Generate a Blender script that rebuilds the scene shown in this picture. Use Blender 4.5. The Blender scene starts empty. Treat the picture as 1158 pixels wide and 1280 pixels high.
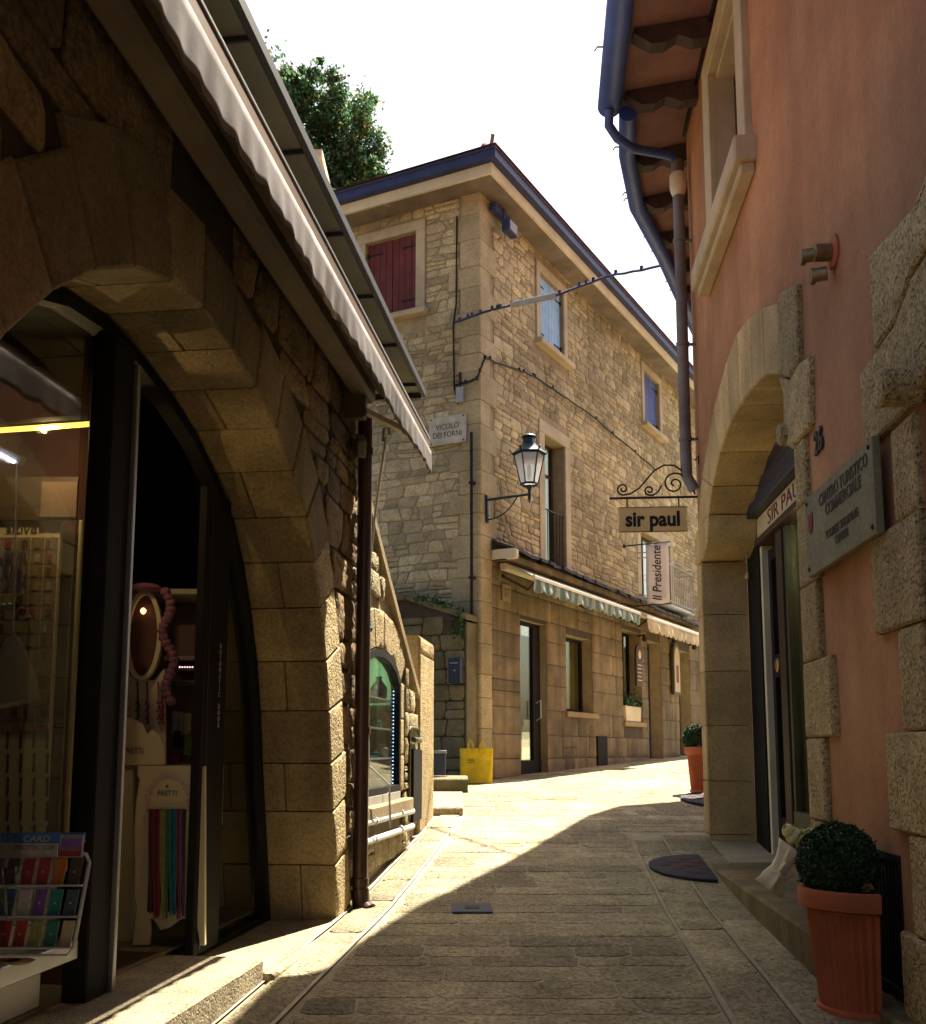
import bpy, bmesh, math, random
from mathutils import Vector, Matrix, noise
from mathutils.geometry import tessellate_polygon
R_ = math.radians
SC = bpy.context.scene
COL = SC.collection

# ------------------------------------------------------------------ camera, sky, sun, exposure
F, CU, CV, HV = 1280.0, 579.0, 772.0, 940.0        # focal length, principal point and horizon, in photo pixels
PITCH = math.atan((HV - CV) / F)
cam = bpy.data.cameras.new('camera'); camo = bpy.data.objects.new('camera', cam); COL.objects.link(camo)
cam.sensor_fit = 'HORIZONTAL'; cam.sensor_width = 36; cam.lens = 36 * F / 1158
cam.shift_y = (CV - 640) / 1158
cam.clip_start = 0.05; cam.clip_end = 1500
camo.location = (0, 0, 0); camo.rotation_euler = (math.pi / 2 + PITCH, 0, 0)
SC.camera = camo

SUN_AZ, SUN_EL = 30.0, 58.5
wd = bpy.data.worlds.new('World'); SC.world = wd; wd.use_nodes = True
wn = wd.node_tree; sky = wn.nodes.new('ShaderNodeTexSky'); sky.sky_type = 'NISHITA'; sky.sun_disc = False
sky.sun_elevation = R_(SUN_EL); sky.sun_rotation = R_(SUN_AZ)
sky.air_density = 1.0; sky.dust_density = 5.0; sky.ozone_density = 0.6
bg = wn.nodes['Background']; wn.links.new(sky.outputs[0], bg.inputs[0]); bg.inputs[1].default_value = 0.052
sl = bpy.data.lights.new('sun', 'SUN'); so = bpy.data.objects.new('sun', sl); COL.objects.link(so)
sl.energy = 5.0; sl.angle = R_(0.5); sl.color = (1.0, 0.92, 0.76)
sd = Vector((math.sin(R_(SUN_AZ)) * math.cos(R_(SUN_EL)), math.cos(R_(SUN_AZ)) * math.cos(R_(SUN_EL)), math.sin(R_(SUN_EL))))
so.rotation_euler = sd.to_track_quat('Z', 'Y').to_euler(); so.location = sd * 30
SC.view_settings.view_transform = 'Standard'; SC.view_settings.look = 'None'
SC.view_settings.gamma = 1; SC.view_settings.use_curve_mapping = False
SC.view_settings.exposure = 2.1

# ------------------------------------------------------------------ geometry frames
def ray(u, v):
    x = (u - CU) / F; z = -(v - CV) / F; c, s = math.cos(PITCH), math.sin(PITCH)
    return Vector((x, c - z * s, s + z * c))
def at(u, v, Y): r = ray(u, v); return r * (Y / r.y)
GY = [-40, 0, 3.5, 5.9, 7.6, 8.85, 10.1, 13.5, 18, 60]; GZ = [-5.5, -1.35, -.97, -.86, -.70, -.56, -.42, -.38, -.2, 1.2]
def G(y):
    if y <= GY[0]: return GZ[0]
    for i in range(len(GY) - 1):
        if y <= GY[i + 1]:
            t = (y - GY[i]) / (GY[i + 1] - GY[i]); return GZ[i] + (GZ[i + 1] - GZ[i]) * t
    return GZ[-1]
class Wall:            # a vertical plane: s runs along it, z is up, o is outward toward the street
    def __init__(w, x, y, h, side):
        a = R_(h); w.o = Vector((x, y, 0)); w.d = Vector((math.sin(a), math.cos(a), 0))
        w.n = Vector((math.cos(a), -math.sin(a), 0)) * side; w.side = side
    def pt(w, s, z, o=0): return w.o + w.d * s + w.n * o + Vector((0, 0, z))
    def px(w, u, v, o=0):
        q = w.o + w.n * o; r = ray(u, v); P = r * (w.n.dot(q) / w.n.dot(r)); return ((P - w.o).dot(w.d), P.z)
class Flat:            # the sloping street: s = x, z = y
    side = 1
    def pt(w, s, z, o=0): return Vector((s, z, G(z) + o))
class Front:           # a vertical plane square to the view at distance Y, outward toward the camera
    side = 1
    def __init__(w, Y): w.Y = Y
    def pt(w, s, z, o=0): return Vector((s, w.Y - o, z))
    def px(w, u, v): p = at(u, v, w.Y); return (p.x, p.z)
WL = Wall(-1.39, 0, 7.2, 1)
WR = Wall(1.28, 0, 4.4, -1)
CX, CY = .2214, 13.5
WCR = Wall(CX, CY, 29, 1)
WCL = Wall(CX, CY, -63, -1)
FL = Flat()

class MB:
    def __init__(b): b.v = []; b.f = []; b.mi = []; b.c = []; b.m = 0; b.col = (.5, .5, .5)
    def add(b, p): b.v.append(tuple(p)); b.c.append(b.col); return len(b.v) - 1
    def face(b, idx, flip=False):
        b.f.append(tuple(reversed(idx)) if flip else tuple(idx)); b.mi.append(b.m)
    def poly(b, pts, flip=False): b.face([b.add(p) for p in pts], flip)
    def loft(b, rings, closed=True, flip=False):
        for r0, r1 in zip(rings, rings[1:]):
            n = len(r0)
            for i in range(n if closed else n - 1):
                j = (i + 1) % n; b.face((r0[i], r0[j], r1[j], r1[i]), flip)
    def ring(b, pts): return [b.add(p) for p in pts]
    def prism(b, w, poly, o0, o1, bev=0.0, rough=0.0):   # polygon (s,z) extruded outward from o0 to o1, edges chamfered by bev
        a = sum(p[0] * q[1] - q[0] * p[1] for p, q in zip(poly, poly[1:] + poly[:1]))
        fl = (a < 0) != (w.side < 0)
        def R(pp, o): return b.ring([w.pt(s, z, o) for s, z in pp])
        if bev > 0:
            ins = inset(poly, bev)
            rs = [R(ins, o0), R(poly, o0 + bev), R(poly, o1 - bev), R(ins, o1)]
        else: rs = [R(poly, o0), R(poly, o1)]
        b.loft(rs, True, fl)
        b.face(rs[-1], fl); b.face(rs[0], not fl)
    def box(b, w, s0, s1, z0, z1, o0, o1, bev=0.0): b.prism(w, [(s0, z0), (s1, z0), (s1, z1), (s0, z1)], o0, o1, bev)
    def cube(b, x0, x1, y0, y1, z0, z1, bev=0.0):
        b.prism(Front(0), [(x0, z0), (x1, z0), (x1, z1), (x0, z1)], -y1, -y0, bev)
    def tube(b, path, rad, n=8, cap=True, sq=None):
        path = [Vector(p) for p in path]; rings = []
        up = Vector((0, 0, 1)); prev = None
        for i, p in enumerate(path):
            t = (path[min(i + 1, len(path) - 1)] - path[max(i - 1, 0)]).normalized()
            if prev is None:
                a = t.cross(up)
                if a.length < .1: a = t.cross(Vector((1, 0, 0)))
                a.normalize()
            else: a = (prev - t * prev.dot(t)).normalized()
            prev = a; c = t.cross(a); r = rad[i] if isinstance(rad, (list, tuple)) else rad
            rings.append(b.ring([p + (a * math.cos(2 * math.pi * k / n) + c * math.sin(2 * math.pi * k / n)) * r for k in range(n)]))
        b.loft(rings, True)
        if cap: b.face(rings[0], True); b.face(rings[-1])
    def lathe(b, c, prof, n=24, ax=None, cap=True):      # prof = [(radius, height)...]
        c = Vector(c); az = Vector(ax) if ax else Vector((0, 0, 1)); az.normalize()
        u = az.cross(Vector((0, 1, 0)));
        if u.length < .1: u = az.cross(Vector((1, 0, 0)))
        u.normalize(); w = az.cross(u)
        rings = [b.ring([c + (u * math.cos(2 * math.pi * k / n) + w * math.sin(2 * math.pi * k / n)) * r + az * h for k in range(n)]) for r, h in prof]
        b.loft(rings, True, True)
        if cap: b.face(rings[0]); b.face(rings[-1], True)
    def bar(b, p, q, wdt, hgt, up=(0, 0, 1)):
        p, q = Vector(p), Vector(q); t = (q - p).normalized(); a = t.cross(Vector(up)).normalized(); c = a.cross(t)
        rs = [b.ring([x + a * sx * wdt / 2 + c * sz * hgt / 2 for sx, sz in ((-1, -1), (1, -1), (1, 1), (-1, 1))]) for x in (p, q)]
        b.loft(rs); b.face(rs[0], True); b.face(rs[1])
    def build(b, name, mats, parent=None, smooth=None, bevel=0, solid=0, sub=0):
        me = bpy.data.meshes.new(name); me.from_pydata(b.v, [], b.f)
        if not isinstance(mats, (list, tuple)): mats = [mats]
        for m in mats: me.materials.append(M[m] if isinstance(m, str) else m)
        me.polygons.foreach_set('material_index', b.mi)
        at_ = me.color_attributes.new('sv', 'FLOAT_COLOR', 'POINT')
        at_.data.foreach_set('color', [x for c in b.c for x in (c[0], c[1], c[2], 1.0)])
        if smooth:
            me.polygons.foreach_set('use_smooth', [True] * len(me.polygons))
            if smooth < 180: me.set_sharp_from_angle(angle=R_(smooth))
        me.update()
        o = bpy.data.objects.new(name, me); COL.objects.link(o)
        if solid:
            md = o.modifiers.new('solid', 'SOLIDIFY'); md.thickness = solid; md.offset = 0
        if bevel:
            md = o.modifiers.new('bevel', 'BEVEL'); md.width = bevel; md.segments = 2; md.limit_method = 'ANGLE'; md.angle_limit = R_(40)
        if sub:
            md = o.modifiers.new('sub', 'SUBSURF'); md.levels = sub; md.render_levels = sub
        if parent: o.parent = parent; o.matrix_parent_inverse = INV[parent.name]
        return o
def inset(poly, d):
    n = len(poly); a = sum(p[0] * q[1] - q[0] * p[1] for p, q in zip(poly, poly[1:] + poly[:1])); sg = 1 if a > 0 else -1
    out = []
    for i in range(n):
        p0, p1, p2 = poly[i - 1], poly[i], poly[(i + 1) % n]
        e1 = Vector((p1[0] - p0[0], p1[1] - p0[1])); e2 = Vector((p2[0] - p1[0], p2[1] - p1[1]))
        if e1.length < 1e-7 or e2.length < 1e-7: out.append(p1); continue
        e1.normalize(); e2.normalize()
        n1 = Vector((-e1.y, e1.x)) * sg; n2 = Vector((-e2.y, e2.x)) * sg
        m = n1 + n2; k = m.length
        if k < .2: out.append(p1); continue
        m /= k; l = min(d / max(m.dot(n1), .35), d * 2)
        out.append((p1[0] + m.x * l, p1[1] + m.y * l))
    return out
INV = {}
def tag(o, label=None, cat=None, group=None, kind=None):
    if label: o['label'] = label
    if cat: o['category'] = cat
    if group: o['group'] = group
    if kind: o['kind'] = kind
    return o
def thing(name, loc, label, cat, group=None):
    o = bpy.data.objects.new(name, None); COL.objects.link(o); o.location = Vector(loc); o.empty_display_size = .1
    INV[o.name] = Matrix.Translation(-Vector(loc))
    return tag(o, label, cat, group)
def sub_of(o):        # lets a mesh part carry sub-parts
    INV[o.name] = Matrix.Identity(4); return o
def copy_tree(o, parent=None):
    c = o.copy(); COL.objects.link(c)
    if parent: c.parent = parent
    for ch in list(o.children): copy_tree(ch, c)
    return c
def move_copy(o, dvec, label=None):
    c = copy_tree(o); c.location = o.location + Vector(dvec)
    if label: c['label'] = label
    return c

# ------------------------------------------------------------------ materials
M = {}
def mat(name, c1, c2=None, rough=.8, scale=4, bump=0, bs=40, pits=0, attr=0, metal=0, dirt=.25, dscale=1.2, spec=.3, streak=0, hue=None, coat=0, trans=0, speck=0, ss=60, tl=0):
    m = bpy.data.materials.new(name); m.use_nodes = True; nt = m.node_tree; N = nt.nodes; L = nt.links
    B = N['Principled BSDF']; B.inputs['Roughness'].default_value = rough; B.inputs['Metallic'].default_value = metal
    B.inputs['Specular IOR Level'].default_value = spec; B.inputs['Coat Weight'].default_value = coat
    if trans: B.inputs['Transmission Weight'].default_value = trans
    tc = N.new('ShaderNodeTexCoord'); co = tc.outputs['Object']
    c2 = c2 or c1
    n1 = N.new('ShaderNodeTexNoise'); n1.inputs['Scale'].default_value = scale; n1.inputs['Detail'].default_value = 6; n1.inputs['Roughness'].default_value = .65
    L.new(co, n1.inputs['Vector'])
    r = N.new('ShaderNodeValToRGB'); r.color_ramp.elements[0].position = .36; r.color_ramp.elements[1].position = .64
    r.color_ramp.elements[0].color = (*c2, 1); r.color_ramp.elements[1].color = (*c1, 1); L.new(n1.outputs['Fac'], r.inputs[0])
    out = r.outputs[0]
    def mix(mode, a, b, f=1.0):
        x = N.new('ShaderNodeMix'); x.data_type = 'RGBA'; x.blend_type = mode
        if isinstance(f, float): x.inputs[0].default_value = f
        else: L.new(f, x.inputs[0])
        L.new(a, x.inputs[6])
        if isinstance(b, tuple): x.inputs[7].default_value = (*b, 1)
        else: L.new(b, x.inputs[7])
        return x.outputs[2]
    if dirt:
        n2 = N.new('ShaderNodeTexNoise'); n2.inputs['Scale'].default_value = dscale; n2.inputs['Detail'].default_value = 4; L.new(co, n2.inputs['Vector'])
        mr = N.new('ShaderNodeMapRange'); mr.inputs[1].default_value = .3; mr.inputs[2].default_value = .7; mr.inputs[3].default_value = 1 - dirt; mr.inputs[4].default_value = 1 + dirt * .5
        L.new(n2.outputs['Fac'], mr.inputs[0]); cb = N.new('ShaderNodeCombineColor')
        for i in range(3): L.new(mr.outputs[0], cb.inputs[i])
        out = mix('MULTIPLY', out, cb.outputs[0])
    if streak:
        mp = N.new('ShaderNodeMapping'); mp.inputs['Scale'].default_value = (3.2, 3.2, .25); L.new(co, mp.inputs[0])
        n3 = N.new('ShaderNodeTexNoise'); n3.inputs['Scale'].default_value = 1.6; n3.inputs['Detail'].default_value = 5; L.new(mp.outputs[0], n3.inputs['Vector'])
        mr = N.new('ShaderNodeMapRange'); mr.inputs[1].default_value = .35; mr.inputs[2].default_value = .65; mr.inputs[3].default_value = 1 - streak; mr.inputs[4].default_value = 1 + streak * .4
        L.new(n3.outputs['Fac'], mr.inputs[0]); cb = N.new('ShaderNodeCombineColor')
        for i in range(3): L.new(mr.outputs[0], cb.inputs[i])
        out = mix('MULTIPLY', out, cb.outputs[0])
    if attr:
        a = N.new('ShaderNodeAttribute'); a.attribute_name = 'sv'
        s = N.new('ShaderNodeSeparateColor'); L.new(a.outputs['Color'], s.inputs[0])
        mr = N.new('ShaderNodeMapRange'); mr.inputs[3].default_value = 1 - attr; mr.inputs[4].default_value = 1 + attr * .9; L.new(s.outputs[0], mr.inputs[0])
        cb = N.new('ShaderNodeCombineColor')
        for i in range(3): L.new(mr.outputs[0], cb.inputs[i])
        out = mix('MULTIPLY', out, cb.outputs[0])
        if hue:
            mr2 = N.new('ShaderNodeMapRange'); mr2.inputs[1].default_value = .80; mr2.inputs[2].default_value = 1.0; mr2.inputs[4].default_value = .8; L.new(s.outputs[1], mr2.inputs[0])
            out = mix('MIX', out, hue, mr2.outputs[0])
    if speck:
        n4 = N.new('ShaderNodeTexNoise'); n4.inputs['Scale'].default_value = ss; n4.inputs['Detail'].default_value = 4; n4.inputs['Roughness'].default_value = .7; L.new(co, n4.inputs['Vector'])
        mr = N.new('ShaderNodeMapRange'); mr.inputs[1].default_value = .38; mr.inputs[2].default_value = .58; mr.inputs[3].default_value = 1 - speck; mr.inputs[4].default_value = 1 + speck * .3
        L.new(n4.outputs['Fac'], mr.inputs[0]); cb = N.new('ShaderNodeCombineColor')
        for i in range(3): L.new(mr.outputs[0], cb.inputs[i])
        out = mix('MULTIPLY', out, cb.outputs[0])
    L.new(out, B.inputs['Base Color'])
    if tl:
        t_ = N.new('ShaderNodeBsdfTranslucent'); L.new(out, t_.inputs[0]); mx = N.new('ShaderNodeMixShader'); mx.inputs[0].default_value = tl
        L.new(B.outputs[0], mx.inputs[1]); L.new(t_.outputs[0], mx.inputs[2]); L.new(mx.outputs[0], N['Material Output'].inputs[0])
    if bump:
        nb = N.new('ShaderNodeTexNoise'); nb.inputs['Scale'].default_value = bs; nb.inputs['Detail'].default_value = 5; nb.inputs['Roughness'].default_value = .6; L.new(co, nb.inputs['Vector'])
        h = nb.outputs['Fac']
        if pits:
            vo = N.new('ShaderNodeTexVoronoi'); vo.inputs['Scale'].default_value = bs * 1.6; vo.inputs['Randomness'].default_value = 1
            dv = N.new('ShaderNodeVectorMath'); dv.operation = 'MULTIPLY_ADD'
            nv = N.new('ShaderNodeTexNoise'); nv.inputs['Scale'].default_value = bs * .6; L.new(co, nv.inputs['Vector'])
            L.new(nv.outputs['Color'], dv.inputs[0]); dv.inputs[1].default_value = (.03, .03, .03); L.new(co, dv.inputs[2]); L.new(dv.outputs[0], vo.inputs['Vector'])
            mr3 = N.new('ShaderNodeMapRange'); mr3.inputs[1].default_value = 0; mr3.inputs[2].default_value = .45; mr3.inputs[3].default_value = 0; mr3.inputs[4].default_value = pits; L.new(vo.outputs['Distance'], mr3.inputs[0])
            ad = N.new('ShaderNodeMath'); L.new(h, ad.inputs[0]); L.new(mr3.outputs[0], ad.inputs[1]); h = ad.outputs[0]
        bm = N.new('ShaderNodeBump'); bm.inputs['Strength'].default_value = 1; bm.inputs['Distance'].default_value = bump; L.new(h, bm.inputs['Height']); L.new(bm.outputs[0], B.inputs['Normal'])
    M[name] = m; return m
def glass(name, tint, rough=.02, alpha=.25, mx_=1.0):
    m = bpy.data.materials.new(name); m.use_nodes = True; nt = m.node_tree; N = nt.nodes; L = nt.links; N.clear()
    o = N.new('ShaderNodeOutputMaterial'); g = N.new('ShaderNodeBsdfGlossy'); g.inputs['Roughness'].default_value = rough; g.inputs[0].default_value = (.9, .9, .9, 1)
    t = N.new('ShaderNodeBsdfTransparent'); t.inputs[0].default_value = (*tint, 1)
    lw = N.new('ShaderNodeFresnel'); lw.inputs[0].default_value = 1.45
    mr = N.new('ShaderNodeMapRange'); mr.inputs[3].default_value = alpha * .12; mr.inputs[4].default_value = mx_; L.new(lw.outputs[0], mr.inputs[0])
    x = N.new('ShaderNodeMixShader'); L.new(mr.outputs[0], x.inputs[0]); L.new(t.outputs[0], x.inputs[1]); L.new(g.outputs[0], x.inputs[2]); L.new(x.outputs[0], o.inputs[0])
    M[name] = m; return m
def emit(name, c, s):
    m = bpy.data.materials.new(name); m.use_nodes = True; B = m.node_tree.nodes['Principled BSDF']
    B.inputs['Base Color'].default_value = (*c, 1); B.inputs['Emission Color'].default_value = (*c, 1); B.inputs['Emission Strength'].default_value = s
    M[name] = m; return m
def cloth(name, c1, c2, stripe=None, tr=.5, axis=None):
    mat(name, c1, c2, rough=.9, scale=9, dirt=.3, dscale=3, bump=.001, bs=200); m = M[name]; N = m.node_tree.nodes; L = m.node_tree.links
    B = N['Principled BSDF']; src = B.inputs['Base Color'].links[0].from_socket
    if stripe:
        a = N.new('ShaderNodeAttribute'); a.attribute_name = 'sv'; s = N.new('ShaderNodeSeparateColor'); L.new(a.outputs['Color'], s.inputs[0])
        x = N.new('ShaderNodeMix'); x.data_type = 'RGBA'; L.new(s.outputs[2], x.inputs[0]); L.new(src, x.inputs[6]); x.inputs[7].default_value = (*stripe, 1)
        L.new(x.outputs[2], B.inputs['Base Color']); src = x.outputs[2]
    t = N.new('ShaderNodeBsdfTranslucent'); L.new(src, t.inputs[0]); mx = N.new('ShaderNodeMixShader'); mx.inputs[0].default_value = tr
    L.new(B.outputs[0], mx.inputs[1]); L.new(t.outputs[0], mx.inputs[2]); L.new(mx.outputs[0], N['Material Output'].inputs[0])

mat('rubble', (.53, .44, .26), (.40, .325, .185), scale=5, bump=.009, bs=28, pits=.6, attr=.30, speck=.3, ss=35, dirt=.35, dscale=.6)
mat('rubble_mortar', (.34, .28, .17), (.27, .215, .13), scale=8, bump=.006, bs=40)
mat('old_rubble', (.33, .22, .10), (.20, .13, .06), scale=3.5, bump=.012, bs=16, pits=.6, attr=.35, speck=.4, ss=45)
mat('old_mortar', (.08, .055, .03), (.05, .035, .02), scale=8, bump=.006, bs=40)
mat('dressed', (.36, .27, .14), (.27, .195, .095), scale=3, bump=.0035, bs=30, pits=.35, attr=.16, dirt=.3, speck=.3, ss=70)
mat('jamb_stone', (.58, .42, .20), (.45, .32, .15), scale=3, bump=.003, bs=30, pits=.3, attr=.14, dirt=.3, speck=.25, ss=70, streak=.15)
mat('rockface', (.53, .40, .20), (.40, .295, .14), scale=6, bump=.013, bs=34, pits=1.2, attr=.14, dirt=.25, speck=.42, ss=75)
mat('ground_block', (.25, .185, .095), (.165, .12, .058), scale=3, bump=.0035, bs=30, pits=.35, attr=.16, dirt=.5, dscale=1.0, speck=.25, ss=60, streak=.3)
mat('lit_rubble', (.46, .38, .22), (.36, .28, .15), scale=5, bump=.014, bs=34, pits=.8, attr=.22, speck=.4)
mat('dark_joint', (.07, .05, .03), bump=0)
mat('shop_stone', (.31, .228, .108), (.225, .158, .07), scale=3, bump=.007, bs=26, pits=.5, attr=.26, dirt=.35, streak=.2, speck=.26, ss=60)
mat('mossy', (.21, .17, .085), (.12, .11, .05), scale=4, bump=.006, bs=30, pits=.5, attr=.3, dirt=.4)
mat('paving', (.40, .335, .20), (.27, .22, .13), scale=5, bump=.010, bs=30, pits=1.0, attr=.26, dirt=.38, rough=.8, spec=.25, speck=.4, ss=42)
mat('paving_joint', (.38, .32, .20), (.28, .235, .15), scale=9, bump=.003, bs=60)
mat('white_joint', (.52, .46, .34), (.42, .37, .27), scale=9, bump=.002, bs=60)
mat('kerb', (.42, .345, .21), (.27, .22, .14), scale=6, bump=.006, bs=45, pits=.9, attr=.15, speck=.35, ss=70)
mat('earth', (.2, .16, .1), (.14, .11, .07), scale=1)
mat('plaster', (.465, .24, .12), (.36, .165, .078), rough=.92, scale=1.3, bump=.0022, bs=60, dirt=.34, dscale=.8, streak=.10, speck=.10, ss=30)
mat('ochre_plaster', (.42, .25, .09), (.34, .2, .07), rough=.9, scale=2, bump=.001, bs=70)
mat('cream', (.70, .62, .44), (.6, .52, .36), rough=.75, scale=3, bump=.001, bs=60, dirt=.2)
mat('trim_stone', (.50, .42, .28), (.42, .35, .23), rough=.8, scale=5, bump=.002, bs=60, dirt=.25)
mat('soffit', (.24, .20, .15), (.17, .14, .11), rough=.9, scale=3, dirt=.35)
mat('gutter_flare_blue', (.045, .10, .40), (.035, .075, .29), rough=.45, scale=3, spec=.5, dirt=.3)  # blue of the lens flare put into the gutter's base colour
mat('gutter_dark', (.035, .05, .14), (.028, .038, .10), rough=.5, scale=4, dirt=.3)
mat('roof_tile', (.26, .12, .07), (.17, .085, .055), rough=.9, scale=5, bump=.004, bs=30, attr=.3)
mat('soffit_tile', (.26, .14, .12), (.19, .10, .09), rough=.9, scale=3, bump=.001, attr=.25, dirt=.3)
mat('rafter', (.07, .05, .05), (.045, .035, .035), rough=.8, scale=8, bump=.002)
mat('slate', (.035, .032, .04), (.02, .02, .026), rough=.6, scale=6, bump=.004, attr=.3)
mat('shutter_red', (.16, .035, .03), (.11, .022, .02), rough=.6, scale=5, dirt=.25)
mat('shutter_sky', (.34, .55, .80), (.28, .46, .70), rough=.6, scale=5, dirt=.2)
mat('shutter_blue', (.10, .13, .34), (.075, .10, .27), rough=.6, scale=5, dirt=.2)
mat('iron', (.02, .02, .022), (.035, .028, .024), rough=.55, metal=.6, scale=12, bump=.001, bs=60)
mat('lamp_green', (.02, .04, .055), (.03, .055, .07), rough=.4, metal=.5, scale=12)
mat('black_frame', (.013, .011, .010), (.018, .016, .014), rough=.7, spec=.1, scale=5, dirt=.1)
mat('dark_wood', (.06, .03, .016), (.04, .02, .011), rough=.5, scale=8)
mat('brown_pipe', (.075, .035, .02), (.05, .022, .014), rough=.32, spec=.6, scale=6, dirt=.3)
mat('grey_pipe', (.20, .20, .21), (.18, .13, .11), rough=.55, metal=.3, scale=5, dirt=.3)
mat('grey_paint', (.33, .34, .34), (.27, .28, .28), rough=.5, scale=6)
mat('white_paint', (.75, .73, .68), (.68, .66, .6), rough=.5, scale=6, dirt=.1)
mat('pipe_white', (.62, .6, .56), (.5, .48, .44), rough=.4, scale=8)
mat('marble', (.50, .47, .38), (.42, .38, .29), rough=.45, scale=7, dirt=.25, dscale=5)
mat('letter_dark', (.06, .05, .04), rough=.6, dirt=0)
mat('letter_black', (.012, .01, .01), rough=.5, dirt=0)
mat('letter_red', (.18, .02, .025), rough=.5, dirt=0)
mat('letter_grey', (.35, .34, .32), rough=.5, dirt=0)
mat('bronze', (.30, .22, .12), (.18, .12, .06), rough=.4, metal=.7, scale=20)
mat('plaque_green', (.26, .24, .15), (.16, .155, .10), rough=.55, scale=40, dirt=.2, dscale=6, bump=.0008, bs=80)
mat('sign_wood', (.78, .56, .28), (.68, .48, .23), rough=.5, scale=4, dirt=.1)
mat('banner', (.80, .76, .74), (.72, .68, .66), rough=.9, scale=3, dirt=.1)
mat('terracotta', (.46, .12, .045), (.40, .105, .04), rough=.65, scale=6, dirt=.25, dscale=4)
mat('soil', (.05, .03, .02), rough=1, scale=30, bump=.01)
mat('boxwood', (.035, .085, .02), (.015, .045, .012), rough=.55, scale=20, attr=.6, dirt=.2, spec=.4)
mat('leaf', (.10, .20, .075), (.05, .12, .055), tl=.4, rough=.6, scale=2, attr=.5, dirt=.2, hue=(.35, .22, .04))
mat('ivy', (.05, .12, .03), (.03, .07, .02), rough=.5, scale=10, attr=.5)
mat('bark', (.09, .06, .04), (.05, .035, .025), scale=10, bump=.01)
mat('dry_leaf', (.33, .21, .09), (.24, .15, .06), rough=.8, scale=20)
mat('petal_yellow', (.90, .86, .45), (.82, .76, .35), rough=.6, scale=20, dirt=.1)
mat('petal_pink', (.65, .32, .30), rough=.6)
mat('paper_cream', (.85, .72, .50), (.78, .64, .42), rough=.7, scale=8, dirt=.1)
mat('rubber_mat', (.03, .035, .05), (.02, .025, .035), rough=.8, scale=30, bump=.002, bs=120)
mat('mat_red', (.16, .035, .025), (.10, .025, .02), rough=.95, scale=30, bump=.003, bs=150)
mat('bag_yellow', (.78, .55, .015), (.66, .45, .01), rough=.5, scale=5, dirt=.2, dscale=7, bump=.004, bs=9)
mat('copper_white', (.75, .70, .60), rough=.4)
mat('brass', (.5, .32, .12), (.35, .2, .07), rough=.35, metal=.8, scale=10)
mat('navy_box', (.02, .025, .05), rough=.4)
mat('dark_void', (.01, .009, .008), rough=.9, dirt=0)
mat('shop_wall', (.20, .13, .09), (.17, .11, .075), rough=.9, scale=2)
mat('shop_cream', (.55, .47, .30), (.5, .42, .26), rough=.8, scale=2, dirt=.1)
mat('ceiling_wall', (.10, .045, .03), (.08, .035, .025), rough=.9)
mat('curtain', (.55, .54, .12), (.40, .40, .08), rough=.85, scale=3, streak=.4)
mat('olive_frame', (.075, .075, .035), (.055, .055, .025), rough=.5)
mat('pink_ruffle', (.26, .11, .15), (.18, .07, .10), rough=.8, scale=30, bump=.01, bs=60)
mat('pink_print', (.58, .36, .34), rough=.7)
mat('panel_blue', (.04, .12, .35), rough=.5)
mat('clear_plastic', (.45, .45, .44), rough=.2)
mat('tile_floor', (.30, .24, .16), (.22, .18, .12), rough=.25, scale=3, spec=.6)
mat('canopy_panel', (.20, .195, .13), (.15, .145, .10), rough=.7, scale=2, dirt=.25)
mat('awning_case', (.16, .115, .07), (.12, .085, .05), rough=.6, scale=3)
mat('mint', (.35, .62, .42), (.28, .5, .34), rough=.5)
mat('quoin', (.46, .37, .21), (.35, .28, .155), scale=3, bump=.004, bs=30, pits=.4, attr=.10, dirt=.3, speck=.3, ss=50)
mat('canopy_edge', (.045, .048, .05), (.035, .037, .04), rough=.5)
mat('aluminium', (.45, .45, .44), (.38, .38, .37), rough=.35, metal=.7)
mat('rod_brown', (.16, .10, .06), rough=.5)
mat('bead', (.22, .05, .12), rough=.3)
for nm, c in dict(c_red=(.26, .03, .035), c_orange=(.38, .12, .03), c_brown=(.06, .035, .025), c_teal=(.02, .17, .16), c_purple=(.16, .07, .25), c_blue=(.03, .08, .18), c_grey=(.35, .34, .33), c_navy=(.05, .07, .10), c_wine=(.22, .02, .04), c_green=(.05, .12, .04), c_olive=(.22, .22, .06), c_beige=(.35, .26, .16), c_black=(.015, .012, .012), c_jade=(.02, .12, .09)).items():
    mat(nm, c, tuple(x * .75 for x in c), rough=.5, scale=40, dirt=.1)
cloth('awning_green', (.50, .56, .50), (.43, .48, .43), stripe=(.17, .27, .25), tr=.35)
cloth('awning_cream', (.85, .76, .56), (.78, .69, .5), tr=.45)
cloth('awning_white', (.54, .50, .50), (.43, .385, .375), tr=.6)
cloth('awning_brown', (.22, .15, .11), (.16, .11, .085), tr=.25)
cloth('white_cloth', (.62, .56, .44), (.55, .5, .4), tr=.2)
glass('window_glass', (.80, .83, .72), mx_=.55); glass('clear_glass', (.88, .9, .86), alpha=.1, mx_=.3); m_ = bpy.data.materials.new('lantern_glass'); m_.use_nodes = True; _n = m_.node_tree; _B = _n.nodes['Principled BSDF']; _B.inputs['Base Color'].default_value = (.75, .77, .78, 1); _B.inputs['Roughness'].default_value = .25
_t = _n.nodes.new('ShaderNodeBsdfTransparent'); _l = _n.nodes.new('ShaderNodeBsdfTranslucent'); _l.inputs[0].default_value = (.8, .82, .84, 1); _x = _n.nodes.new('ShaderNodeMixShader'); _y = _n.nodes.new('ShaderNodeMixShader')
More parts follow.
